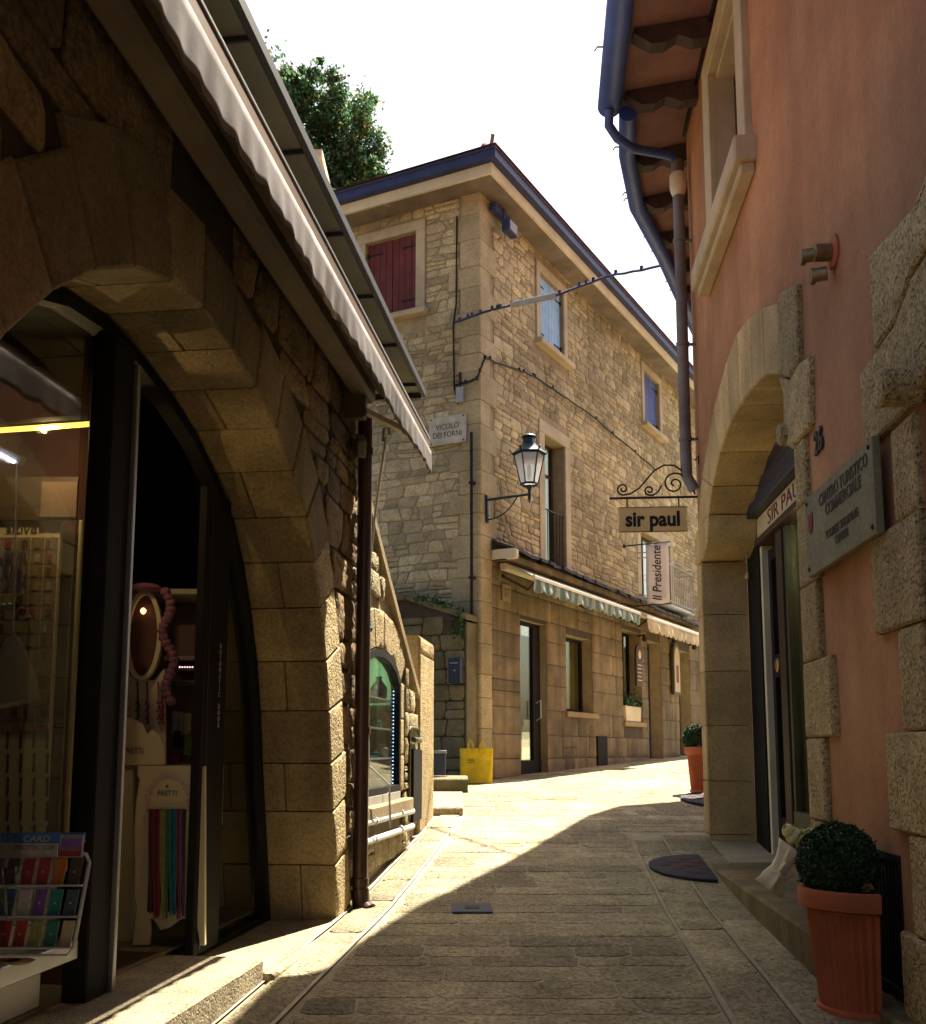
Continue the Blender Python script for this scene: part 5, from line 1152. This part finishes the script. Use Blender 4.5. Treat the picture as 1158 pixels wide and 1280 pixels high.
# planters with clipped box balls
def planter(P, lb, seed, facing, k_=1.0):
    t = thing('planter', P, lb, 'planter', 'terracotta planters with clipped box balls by the right wall')
    c = Vector(P); n_ = 40; wd_ = WR.d; nn = WR.n
    def half(r, z, flute=0):
        pts = []
        for k in range(n_ + 1):
            a = math.pi * k / n_; rr = r * k_ - (flute if (k % 2 and flute) else 0); pts.append(c + wd_ * (math.cos(a) * rr) + nn * (math.sin(a) * rr * 1.05) + Vector((0, 0, z)))
        return pts
    mb = MB(); rs = [mb.ring(half(*q)) for q in ((.135, 0, 0), (.145, .012, 0), (.145, .03, 0), (.137, .035, .011), (.162, .37, .011), (.163, .38, 0))]
    mb.loft(rs, True); mb.face(rs[0]); mb.build('pot', 'terracotta', t, smooth=30)
    mb = MB(); rs = [mb.ring(half(*q)) for q in ((.164, .382), (.185, .388), (.188, .445), (.183, .455), (.168, .455), (.166, .43))]; mb.loft(rs, True); mb.build('rim', 'terracotta', t, smooth=40)
    mb = MB(); mb.face(mb.ring(half(.165, .435))); mb.build('soil', 'soil', t)
    cc = c + nn * .085 + Vector((0, 0, .545)); rng = random.Random(seed)
    mb = MB(); R0 = .125 * (1 + (k_ - 1) * .8)
    mb.lathe(cc - Vector((0, 0, R0 * .93)), [(R0 * .93 * math.sin(math.pi * k / 12) + .001, R0 * .93 * (1 - math.cos(math.pi * k / 12))) for k in range(13)], 24)
    for i in range(9000):
        d_ = Vector((rng.gauss(0, 1), rng.gauss(0, 1), rng.gauss(0, 1))).normalized(); bmp = 1 + .06 * nz(d_.x * 3, d_.y * 3, d_.z * 3 + seed)
        mb.col = (rng.random(),) * 3; leaf(mb, cc + d_ * R0 * bmp * (rng.uniform(.93, 1.03) if i % 40 else rng.uniform(1.03, 1.12)), .0085, rng)
    mb.build('box_ball', 'boxwood', t)
    mb = MB()
    for i in range(26):
        a = rng.uniform(-.2, math.pi * .55) if seed == 1 else rng.uniform(0, math.pi); p = c + wd_ * math.cos(a) * -.13 + nn * (abs(math.sin(a)) * .13) + Vector((0, 0, .46 + rng.uniform(0, .035)))
        leaf(mb, p, .024, rng)
    mb.build('dry_leaves', 'dry_leaf', t)
    return t
planter(WR.pt(3.93, -.955, .09), 'terracotta half round planter with a clipped box ball, nearest the camera under the grille', 1, 0, 1.18)
planter(Vector((2.42, 10.35, G(10.35) + .012)), 'terracotta planter with a clipped box ball standing in sunlight beyond the right arch', 2, 0)
# bouquet
c = WR.pt(4.62, -.50, .22); t = thing('flower_bouquet', c, 'bouquet of pale yellow and pink tulips in cream paper behind the near planter', 'flowers')
mb = MB(); rings = []
ax = (Vector((.55, -.1, .75))).normalized(); uu = ax.cross(Vector((0, 1, 0))).normalized(); vv = ax.cross(uu)
for k, (r, h) in enumerate(((.058, -.12), (.050, -.07), (.040, -.03), (.046, .02), (.062, .06), (.075, .09))):
    rings.append(mb.ring([c + ax * h + (uu * math.cos(a) + vv * math.sin(a)) * r * (1 + .16 * math.sin(a * 5 + k * .4) + .10 * math.sin(a * 9 + k * 1.3)) for a in [2 * math.pi * i / 30 for i in range(30)]]))
mb.loft(rings, True); mb.build('paper_wrap', 'paper_cream', t, smooth=40, solid=.002)
mb = MB(); mb.tube([c + ax * -.05 + uu * .0, c + ax * -.035], .047, 14); mb.build('ribbon', 'paper_cream', t, smooth=60)
rng = random.Random(7)
for i in range(16):
    a = rng.uniform(0, 6.28); r = rng.uniform(0, .085); p = c + ax * (.10 + rng.uniform(-.01, .05)) + (uu * math.cos(a) + vv * math.sin(a)) * r
    mb = MB(); dirv = (ax + (uu * math.cos(a) + vv * math.sin(a)) * .5 * r / .085).normalized()
    mb.lathe(p, [(.004, 0), (.02, .014), (.027, .032), (.021, .052), (.009, .062)], 9, dirv)
    for q in range(3):
        a2 = q * 2.1 + i; side = (uu * math.cos(a2) + vv * math.sin(a2)); mb.poly([p + side * .015, p + dirv * .035 + side * .034 + uu * .01, p + dirv * .065 + side * .026, p + dirv * .035 + side * .024 - vv * .012])
    mb.build('tulip', 'petal_pink' if i == 4 else 'petal_yellow', t, smooth=50)
mb = MB()
for i in range(14):
    a = rng.uniform(0, 6.28); p = c + ax * (.10 + rng.uniform(0, .06)) + (uu * math.cos(a) + vv * math.sin(a)) * .06; q = p + ax * .06 + (uu * math.cos(a) + vv * math.sin(a)) * .02; mb.poly([p, p.lerp(q, .5) + vv * .012, q, p.lerp(q, .5) - vv * .012])
mb.build('leaves', 'ivy', t)

# half round doormats
def doormat(cx_, cy_, r, ang, lb):
    z0 = G(cy_) + .016; t = thing('doormat', (cx_, cy_, z0), lb, 'doormat', 'half round doormats along the right wall')
    d_ = Vector((math.sin(ang), math.cos(ang), 0)); nn = Vector((-math.cos(ang), math.sin(ang), 0))
    def P(a, rr, dz): p = Vector((cx_, cy_, 0)) + d_ * (math.cos(a) * rr) + nn * (math.sin(a) * rr * .95); return (p.x, p.y, G(p.y) + .018 + dz)
    mb = MB(); A = [math.pi * k / 30 for k in range(31)]; r0 = mb.ring([P(a, r, 0) for a in A]); r1 = mb.ring([P(a, r, .012) for a in A]); r2 = mb.ring([P(a, r * .9, .016) for a in A]); mb.loft([r0, r1, r2], True, True); mb.face(r2, True); mb.build('rubber_edge', 'rubber_mat', t)
    mb = MB()
    for i in range(7):
        for j in range(4):
            x = -.75 + i * .25; y = .1 + j * .2
            if math.hypot(x, y) < .72 and (i + j) % 2 == 0:
                q = []
                for dx, dy in ((-.11, -.0), (0, -.11), (.11, 0), (0, .11)):
                    p = Vector((cx_, cy_, 0)) + d_ * ((x + dx) * r) + nn * ((y + dy) * r); q.append((p.x, p.y, G(p.y) + .0365))
                mb.poly(q)
    mb.build('red_pattern', 'mat_red', t); return t
doormat(1.60, 6.85, .40, R_(4.4), 'dark half round doormat with a red pattern lying by the right shop step')
doormat(2.45, 9.75, .42, R_(14), 'dark half round doormat at the foot of the sunlit planter')

# ------------------------------------------------------------------ inside the left shop
def fbox(mb, u0, v0, u1, v1, Y, th=.02, bev=.0):
    a, c = at(u0, v1, Y), at(u1, v0, Y); mb.box(Front(Y), a.x, c.x, a.z, c.z, -th, 0, bev); return a.x, c.x, a.z, c.z
def ftext(parent, s, u, v, Y, size, m, **k): p = at(u, v, Y - .004); return text(parent, s, p, (1, 0, 0), (0, 0, 1), size, m, ext=.0006, **k)
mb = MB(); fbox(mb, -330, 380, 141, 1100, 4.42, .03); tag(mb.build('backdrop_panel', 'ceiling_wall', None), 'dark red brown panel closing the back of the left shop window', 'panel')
t = thing('ceiling_strip_light', at(20, 536, 3.9), 'glowing yellow strip light high in the left shop window', 'lamp')
mb = MB(); mb.tube([at(-160, 549, 3.9), at(112, 530, 3.9)], .011, 8); mb.build('tube', 'strip_light', t); mb = MB(); mb.bar(at(-160, 542, 3.92), at(113, 523, 3.92), .05, .015); mb.build('housing', 'dark_void', t)
t = thing('led_rail', at(10, 568, 3.2), 'short white rail with a row of small bright lights in the left shop window', 'lamp')
a, c = at(-60, 533, 3.2), at(29, 577, 3.2); mb = MB(); mb.bar(a, c, .03, .028); mb.build('rail', 'white_paint', t, bevel=.004)
mb = MB(); mb.tube([a + Vector((0, -.018, -.008)), c + Vector((-.02, -.018, -.008))], .005, 5); mb.build('light_strip', 'led_white', t)
# rack of charm cards
Y = 4.12; t = thing('card_rack', at(35, 1000, Y), 'tall cream display rack of small charm cards behind the left window', 'display rack')
mb = MB(); x0, x1, z0, z1 = fbox(mb, -90, 650, 76, 1085, Y, .03, .003); mb.build('board', 'shop_cream', t)
mb = MB(); fbox(mb, 76.5, 650, 103, 1090, Y - .03, .06, .004); mb.build('side_post', 'shop_cream', t)
ftext(t, 'sitive', 47, 661, Y, .062, 'letter_dark', align='RIGHT')
rng = random.Random(2); mats_ = ['shop_wall', 'c_brown', 'c_beige', 'c_grey', 'c_olive', 'c_wine']
mb = MB(); cw = .052; rows_ = 14
for i in range(5):
    for j in range(rows_):
        cx0 = at(74, 700, Y).x - .004 - (i + 1) * .056; zt = at(10, 672, Y).z - j * .0575
        mb.m = 0; mb.box(Front(Y), cx0, cx0 + cw, zt - .052, zt, .001, .004)
        mb.m = rng.choice([1, 1, 2, 3, 4, 5]); a = cx0 + rng.uniform(.006, .02); h = rng.uniform(.012, .026); mb.box(Front(Y), a, a + rng.uniform(.012, .026), zt - .038 - h * .3, zt - .014 - h * .1 + .004, .004, .008)
mb.build('charm_cards', mats_, t)
mb = MB()
for i in range(6):
    for j in range(5):
        u = 14 + i * 16.5 - 40; fbox(mb, u, 912 + j * 30, u + 4.5, 936 + j * 30, Y - .004, .003)
mb.build('slots', 'c_brown', t)
for i, (u0, v0, u1, v1, cm, lb) in enumerate(((-60, 596, 98, 650, 'c_brown', 'dark patterned poster above the charm rack in the left window'), (50, 602, 97, 646, 'shop_wall', 'small dark red picture at the right end of the patterned poster'))):
    mb = MB(); fbox(mb, u0, v0, u1, v1, 4.10 - .02 * i, .012); tag(mb.build('poster', cm, None), lb, 'poster')
# hanging cloth
t = thing('hanging_cloth', at(17, 800, 3.35), 'white pointed cloth hanging from a cord in the left shop window', 'cloth')
mb = MB(); P = at(17, 792, 3.35); rings = []
for k, (r, h) in enumerate(((.004, 0), (.03, -.03), (.075, -.14), (.095, -.235))):
    rings.append(mb.ring([P + Vector((math.cos(a) * r * (1 + .08 * math.sin(3 * a)), math.sin(a) * r * .6, h + .02 * math.cos(a) * (k == 3))) for a in [2 * math.pi * i / 24 for i in range(24)]]))
mb.loft(rings, True); mb.build('cloth', 'white_cloth', t, smooth=60); mb = MB(); mb.tube([P, at(21, 575, 3.35)], .003, 5); mb.build('cord', 'white_paint', t)
t = thing('hanging_charms', at(15, 700, 3.6), 'bunch of pale cords and small charms hanging below the sitive lettering', 'charms')
mb = MB(); rng = random.Random(5)
for i in range(14):
    x = at(-8 + i * 3.0, 690, 3.7); mb.tube([x, x + Vector((rng.uniform(-.01, .01), 0, -.06)), x + Vector((rng.uniform(-.01, .01), 0, -.13 - rng.random() * .04))], .0035, 5)
mb.build('cords', 'c_grey', t, smooth=60)
for i in range(6): mb = MB(); p = at(-4 + i * 8, 760 + rng.uniform(0, 35), 3.7); mb.lathe(p, [(.003, 0), (.011, .01), (.013, .025), (.004, .035)], 8); mb.build('charm', ['c_wine', 'c_beige', 'c_grey', 'c_brown'][i % 4], t, smooth=60)
# card protector stand
Y = 3.22; t = thing('card_holder_stand', at(50, 1195, Y), 'clear tiered stand of colourful card wallets lettered CARD PROTECTOR', 'display stand')
mb = MB(); fbox(mb, -40, 1041, 106, 1054, Y - .01, .006); mb.build('header', 'panel_blue', t)
mb = MB(); fbox(mb, -40, 1054.5, 72, 1072, Y - .01, .006); mb.build('header_panel', 'c_grey', t)
ftext(t, 'CARD', 45, 1049, Y - .022, .027, 'letter_grey', shear=.2, sx=1.15); ftext(t, 'PROTECTOR', 43, 1060, Y - .022, .019, 'letter_dark', shear=.2, sx=1.1)
cols = [['c_navy', 'c_wine', 'c_red', 'c_orange', 'c_brown'], ['c_blue', 'c_grey', 'c_purple', 'c_teal', 'c_navy'], ['c_wine', 'c_red', 'c_olive', 'c_jade', 'c_beige']]
for r in range(3):
    for k in range(-1, 5):
        u = 6 + k * 19.5 - r * 5; v = 1073 + r * 39; y_ = Y - .02 - r * .03; mb = MB(); cm = cols[r][max(k, 0)] if k >= 0 else 'c_blue'
        a, c = at(u, v + 33, y_), at(u + 18.5, v, y_); tl = .012; mb.prism(Front(y_), [(a.x - .004, a.z), (c.x - .008, a.z), (c.x + .004, c.z), (a.x + .008, c.z)], -.006, .0, .002); w_ = mb.build('card_wallet', cm, t); sub_of(w_)
        mb = MB(); p = at(u + 9, v + 17, y_ - .002); mb.lathe(p, [(.0035, 0), (.003, .002)], 8, (0, -1, 0)); mb.build('snap', 'aluminium', w_)
mb = MB(); P = [at(-40, 1195, Y - .13), at(84, 1195, Y - .13), at(92, 1185, Y - .12), at(112, 1078, Y - .02), at(108, 1068, Y - .01), at(98, 1067, Y)]; mb.tube(P, .006, 6)
for r in range(3): y_ = Y - .03 - r * .03; mb.bar(at(-40, 1107 + r * 39, y_), at(103 - 5 * r, 1107 + r * 39, y_), .02, .004)
mb.build('clear_frame', 'clear_plastic', t, smooth=60)
mb = MB(); fbox(mb, 74, 1044, 104, 1072, Y - .03, .008); cp = mb.build('leaflet', 'c_grey', t); sub_of(cp)
mb = MB(); fbox(mb, 76, 1049, 102, 1060, Y - .04, .002); mb.build('print', 'c_purple', cp); mb = MB(); fbox(mb, 72, 1063, 101, 1071, Y - .042, .002); mb.build('print', 'c_wine', cp)
# white counter and round sticker
t = thing('white_counter', at(30, 1240, 3.0), 'low white display counter with a round badge at the bottom left', 'counter')
mb = MB(); fr = Wall(WL.pt(0, 0, -.42).x, WL.pt(0, 0, -.42).y, 7.2, 1); mb.box(fr, 1.2, 3.44, -.825, -.60, -.5, .0, .008); mb.build('body', 'white_paint', t)
mb = MB(); mb.box(fr, 1.2, 3.47, -.598, -.575, -.52, .012, .004); mb.build('top', 'shop_cream', t)
s, z = fr.px(90, 1221, .0)
mb = MB(); mb.lathe(fr.pt(s, z, .002), [(.052, 0), (.052, .002)], 28, fr.n); st = mb.build('round_badge', 'c_grey', t); sub_of(st)
mb = MB(); mb.lathe(fr.pt(s, z, .0045), [(.044, 0), (.044, .001)], 28, fr.n); mb.build('disc', 'white_paint', st); mb = MB(); mb.box(fr, s - .020, s - .008, z - .03, z + .03, .006, .007); mb.build('stripe', 'c_red', st); mb = MB(); mb.box(fr, s - .036, s - .026, z - .025, z + .025, .006, .007); mb.build('stripe', 'c_blue', st)
for u, v, lb in ((25, 1190, 'flat bronze dish on the left counter top'), (8, 1204, 'small dark clasp lying at the edge of the left counter')):
    p = at(u, v, 2.9); p.z = -.573; mb = MB(); mb.lathe(p, [(.03, 0), (.04, .006), (.035, .008)], 18); tag(mb.build('small_dish', 'bronze', None, smooth=60), lb, 'dish')
# bracelet stand in the doorway
Y = 4.50; t = thing('bracelet_stand', at(200, 1180, Y), 'white curved floor stand with coloured cords hanging and PRETTI lettering', 'display stand')
U = [(178, 1182), (186, 1182), (188, 1162), (186, 1148), (192, 1150), (200, 1163), (212, 1160), (225, 1150), (244, 1146), (250, 1182), (256, 1182), (256, 958), (172, 957), (171, 968), (174, 976), (170, 1000), (167, 1040), (169, 1090), (168, 1120), (171, 1135), (168, 1160), (165, 1182)]
pl = [(at(u, v, Y).x, at(u, v, Y).z) for u, v in U]; pl[0] = (at(178, 1182, Y).x, pl[0][1])
mb = MB(); mb.prism(Front(Y), list(reversed(pl)), -.03, 0, .003); mb.build('board', 'shop_cream', t)
mb = MB(); cP = at(210, 1005, Y - .002); ring_ = []
for k in range(15):
    a = math.pi * (k / 14); p = cP + Vector((math.cos(a) * .088, -.002, math.sin(a) * .125)); mb.lathe(p, [(.011, 0), (.009, .002)], 9, (0, -1, 0))
for k in range(6):
    for sg in (-1, 1): mb.lathe(cP + Vector((sg * .10, -.002, -.06 - k * .05)), [(.010, 0), (.008, .002)], 8, (0, -1, 0))
mb.tube([cP + Vector((math.cos(math.pi * k / 14) * .088, -.0005, math.sin(math.pi * k / 14) * .125)) for k in range(15)], .003, 6)
for sg in (-1, 1): mb.tube([cP + Vector((sg * .088, -.0005, 0)), cP + Vector((sg * .10, -.0005, -.06)), cP + Vector((sg * .10, -.0005, -.31))], .003, 6)
mb.build('pink_border', 'pink_print', t)
ftext(t, 'PRETTI', 209, 992, Y, .033, 'letter_dark', sx=.85); ftext(t, '&Co', 211, 1003, Y, .012, 'letter_grey')
mb = MB(); p = at(209, 983, Y); mb.lathe(p, [(.006, 0), (.006, .003)], 8, (0, -1, 0)); mb.build('logo_dot', 'letter_dark', t)
mb = MB(); fbox(mb, 184, 1010, 233, 1140, Y - .001, .004); mb.build('recess', 'c_black', t)
cl = ['c_brown', 'c_wine', 'c_brown', 'c_wine', 'c_olive', 'c_olive', 'c_green', 'c_teal', 'c_blue', 'c_teal', 'c_wine', 'c_purple', 'c_brown']
for k, cm in enumerate(cl):
    u = 187 + k * 3.5; mb = MB()
    for d_ in (0, 1.6): mb.tube([at(u + d_, 1012, Y - .02), at(u + d_ + .6 * math.sin(k), 1080, Y - .03), at(u + d_ * (1 + (k % 3) * .6) + 1.5 * math.sin(k * 2), 1125, Y - .035), at(u + 1 + 2 * math.sin(k), 1142 + (k * 7 % 9), Y - .04)], .0042, 6)
    mb.build('cord', cm, t, smooth=60)
mb = MB(); fbox(mb, 183, 1007, 235, 1012, Y - .005, .03, .002); mb.build('bar', 'shop_cream', t)
mb = MB(); P = at(145, 1180, 4.7); fbox(mb, 128, 957, 172, 1184, 4.64, .10); tag(mb.build('display_board', 'shop_cream', None), 'plain pale panel left of the curved bracelet stand', 'panel')
# mirror stand with necklaces
Y = 4.62; t = thing('mirror_stand', at(182, 950, Y), 'oval mirror stand edged in pink with necklaces and PRETTI lettering', 'display stand')
c = at(181, 795, Y); mb = MB(); N_ = 32
def el_(rx_, rz_, o): return [c + Vector((math.cos(2 * math.pi * k / N_) * rx_, -o, math.sin(2 * math.pi * k / N_) * rz_)) for k in range(N_)]
rs = [mb.ring(el_(.065, .185, 0)), mb.ring(el_(.065, .185, .03)), mb.ring(el_(.085, .205, .03)), mb.ring(el_(.085, .205, 0))]; mb.loft(rs, True); mb.build('mirror_frame', 'shop_cream', t, smooth=40)
mb = MB(); mb.face(mb.ring(el_(.066, .186, .005)), True); mb.build('mirror', 'ceiling_wall', t)
mb = MB(); p = at(179, 768, Y - .03); mb.lathe(p, [(.003, 0), (.012, .008), (.014, .02), (.004, .03)], 12); mb.build('glow', 'warm_glow', t, smooth=60)
mb = MB(); rng = random.Random(4)
for sg in (-1, 1):
    for k in range(20):
        z_ = c.z + .20 - k * .026; x_ = c.x + sg * (.092 + .022 * math.sin(k * .65) + .006 * k * .4); mb.lathe(Vector((x_, Y - .02, z_)), [(.012, -.02), (.026, -.006), (.022, .012), (.008, .02)], 9, (rng.uniform(-.5, .5), rng.uniform(-.4, .4), 1))
mb.lathe(c + Vector((0, -.01, .20)), [(.07, 0), (.08, .015), (.05, .035)], 14); mb.build('pink_trim', 'pink_ruffle', t, smooth=60)
mb = MB(); pl = [at(u, v, Y + .002) for u, v in ((153, 835), (170, 850), (193, 850), (206, 835), (208, 955), (153, 955))]; mb.prism(Front(Y + .002), list(reversed([(p.x, p.z) for p in pl])), -.012, 0, .002); mb.build('back_board', 'shop_cream', t)
for k, (u, cm) in enumerate(((159, 'c_beige'), (172, 'c_green'), (184, 'c_purple'), (198, 'bead'), (203, 'c_wine'))):
    mb = MB(); mb.tube([at(u, 852, Y - .015), at(u + 1, 905 - 6 * k % 12, Y - .02)], .0045, 6)
    for q in range(6): mb.lathe(at(u + (q % 2) * 2 - 1, 880 + q * 5, Y - .02), [(.003, 0), (.009, .006), (.003, .014)], 8)
    mb.build('necklace', cm, t, smooth=60)
y2 = Y - .12; pl = [at(u, v, y2) for u, v in ((149, 956), (206, 956), (206, 935), (200, 920), (190, 912), (184, 918), (178, 905), (166, 898), (149, 895))]
mb = MB(); mb.prism(Front(y2), [(p.x, p.z) for p in pl], -.01, 0, .002); mb.build('name_board', 'shop_cream', t); ftext(t, 'PRETTI', 167, 939, y2 - .003, .034, 'letter_dark', sx=.85)
# shelves behind
t = thing('wall_shelf', at(200, 738, 5.1), 'dim shelf unit with a line of tiny coloured lights deep in the left shop', 'shelf')
mb = MB(); fbox(mb, 140, 736, 262, 742, 5.1, .3); mb.build('top_board', 'shop_cream', t); 
for k, v in enumerate((820, 836, 850)): mb = MB(); fbox(mb, 205, v, 262, v + (5 if k == 0 else 2), 5.1, .3); mb.build('shelf_board', 'shop_cream' if k == 0 else 'c_olive', t)
mb = MB(); fbox(mb, 140, 742, 262, 1000, 5.42, .02); mb.build('back_board', 'shop_wall', t)
mb = MB()
for k in range(11): mb.lathe(at(212 + k * 3.2, 834, 4.99), [(.003, 0), (.003, .002)], 6, (0, -1, 0))
mb.build('light_string', 'led_pink', t)
for i, (u, v, w_, h, cm, lb) in enumerate(((218, 905, 9, 32, 'c_grey', 'pale fan of hair clips on the back shelf'), (230, 905, 8, 28, 'c_beige', 'beige box beside the pale fan on the back shelf'), (220, 925, 8, 22, 'c_black', 'black upright case low on the back shelf'), (234, 932, 10, 24, 'c_olive', 'olive box at the right of the back shelf'), (216, 948, 12, 14, 'c_wine', 'dark red box at the front of the back shelf'))):
    mb = MB(); a, c = at(u - w_ / 2, v + h / 2, 4.85 - .03 * i), at(u + w_ / 2, v - h / 2, 4.85 - .03 * i); mb.cube(a.x, c.x, a.y, a.y + .08, a.z, c.z, .006); tag(mb.build('boxed_goods', cm, None), lb, 'shop goods')
mb = MB(); a, c = at(205, 962, 4.9), at(262, 956, 4.9); mb.cube(a.x, c.x, 4.65, 5.2, c.z - .3, c.z, .004); tag(mb.build('shop_counter', 'shop_cream', None), 'pale counter under the goods behind the bracelet stand', 'counter')
mb = MB(); mb.box(WL, 3.75, 4.35, -.828, -.818, -1.1, -.42, .002); tag(mb.build('doormat', 'c_brown', None), 'dark flat doormat just inside the left shop door', 'doormat')

# ------------------------------------------------------------------ beyond: tree and neighbouring house
nh = thing('neighbour_house', (-6, 20, 0), 'pale neighbouring house whose cream eave corner shows beside the tree', 'building')
X1 = at(397, 195, 19).x; ZT = at(391, 205, 19).z
mb = MB(); mb.cube(-9, X1 - .2, 19.2, 25, -.5, ZT, .0); mb.build('wall', 'cream', nh)
mb = MB(); mb.cube(-9.3, X1, 19.0, 25.3, ZT + .0, ZT + .10, .02); mb.cube(-9.4, X1 + .10, 18.9, 25.4, ZT + .102, ZT + .28, .03); mb.build('cornice', 'cream', nh)
mb = MB(); mb.poly([(-9.4, 18.9, ZT + .285), (X1 + .1, 18.9, ZT + .285), (X1 - 1.5, 22, ZT + 1.0), (-8, 22, ZT + 1.0)]); mb.poly([(X1 + .1, 18.9, ZT + .285), (X1 + .1, 25.4, ZT + .285), (X1 - 1.5, 22, ZT + 1.0)]); mb.build('roof', 'roof_tile', nh)
TY = 24.0; tr = thing('tree', (at(425, 180, TY).x, TY, 0), 'leafy tree with yellowing leaves rising behind the left eave', 'tree')
rng = random.Random(77); K = TY / F * 1.12
CLU = [(425, 150, 38, 1), (405, 128, 26, 1), (450, 178, 30, 1), (392, 165, 38, 1), (425, 205, 40, 1), (455, 205, 20, .6), (440, 238, 34, .9), (486, 236, 15, 1.2), (472, 245, 14, 1.2), (470, 225, 12, .5), (355, 84, 5, 1.5), (357, 100, 8, 1.2), (404, 88, 3, 1.2), (380, 90, 4, 1.2), (463, 124, 4, 1.3), (470, 132, 3, 1.2), (362, 120, 15, .8), (356, 92, 5, .6), (372, 138, 18, 1), (380, 108, 7, .5), (380, 92, 3, .4), (405, 100, 5, .4), (404, 92, 3, .4), (462, 128, 4, .4), (469, 133, 3, .3), (460, 140, 5, .4), (350, 150, 30, 1), (330, 190, 45, .7), (360, 220, 40, .7), (300, 230, 50, .5), (400, 245, 40, .9), (460, 160, 14, .8), (466, 182, 9, .6)]
mb = MB()
trunk = Vector((at(425, 180, TY).x, TY, 0))
for (u, v, r, den) in CLU:
    c = at(u, v, TY) + Vector((0, rng.uniform(-.5, .5), 0)); rr = r * K; n = int(min(2600, 26 * (r ** 1.45) * den))
    nsub = max(1, int(r / 3)); subs = [c + Vector((rng.gauss(0, .55), rng.gauss(0, .55), rng.gauss(0, .55))) * rr for _ in range(nsub)]
    for i in range(n):
        s_ = rng.choice(subs); q = s_ + Vector((rng.gauss(0, 1), rng.gauss(0, 1), rng.gauss(0, 1))) * rr * (.24 if nsub > 2 else .5)
        mb.col = (rng.random(), rng.random() * (1.0 if s_.x > c.x else .93), 0); leaf(mb, q, rng.uniform(.045, .078), rng)
mb.build('crown', 'leaf', tr)
mb = MB(); base = Vector((trunk.x - .4, TY, -.3)); top_ = at(425, 215, TY)
mb.tube([base, base + Vector((.1, 0, 5)), Vector((trunk.x - .1, TY, 9.5)), top_, at(425, 160, TY)], [.3, .24, .18, .11, .03], 10)
for (u, v, r, den) in CLU:
    if r >= 12: e = at(u, v, TY); s_ = Vector((trunk.x - .1, TY, min(e.z - 1.0, 11.5))); mb.tube([s_, s_.lerp(e, .5) + Vector((0, 0, -.15)), e], [.07, .045, .012], 6)
mb.build('trunk', 'bark', tr, smooth=60)

# shop's own strip light in the window; unseen fill light added inside the door
def lamp(name, P, power, size, c):
    l = bpy.data.lights.new(name, 'POINT'); l.energy = power; l.shadow_soft_size = .012; l.color = c
    o = bpy.data.objects.new(name, l); COL.objects.link(o); o.location = P; return o
lamp('strip_lamp_light', at(60, 538, 3.88), 2.0, .35, (1.0, .72, .36))
lamp('shop_fill_light', WL.pt(4.35, 1.25, -.95), .8, .3, (1.0, .78, .5))
lamp('display_case_light', WL.pt(6.85, .66, -.30), 3.0, .2, (.9, 1.0, .8))
lamp('right_shop_lamp', WR.pt(6.25, 1.38, -.47), 2.2, .2, (1.0, .86, .6))
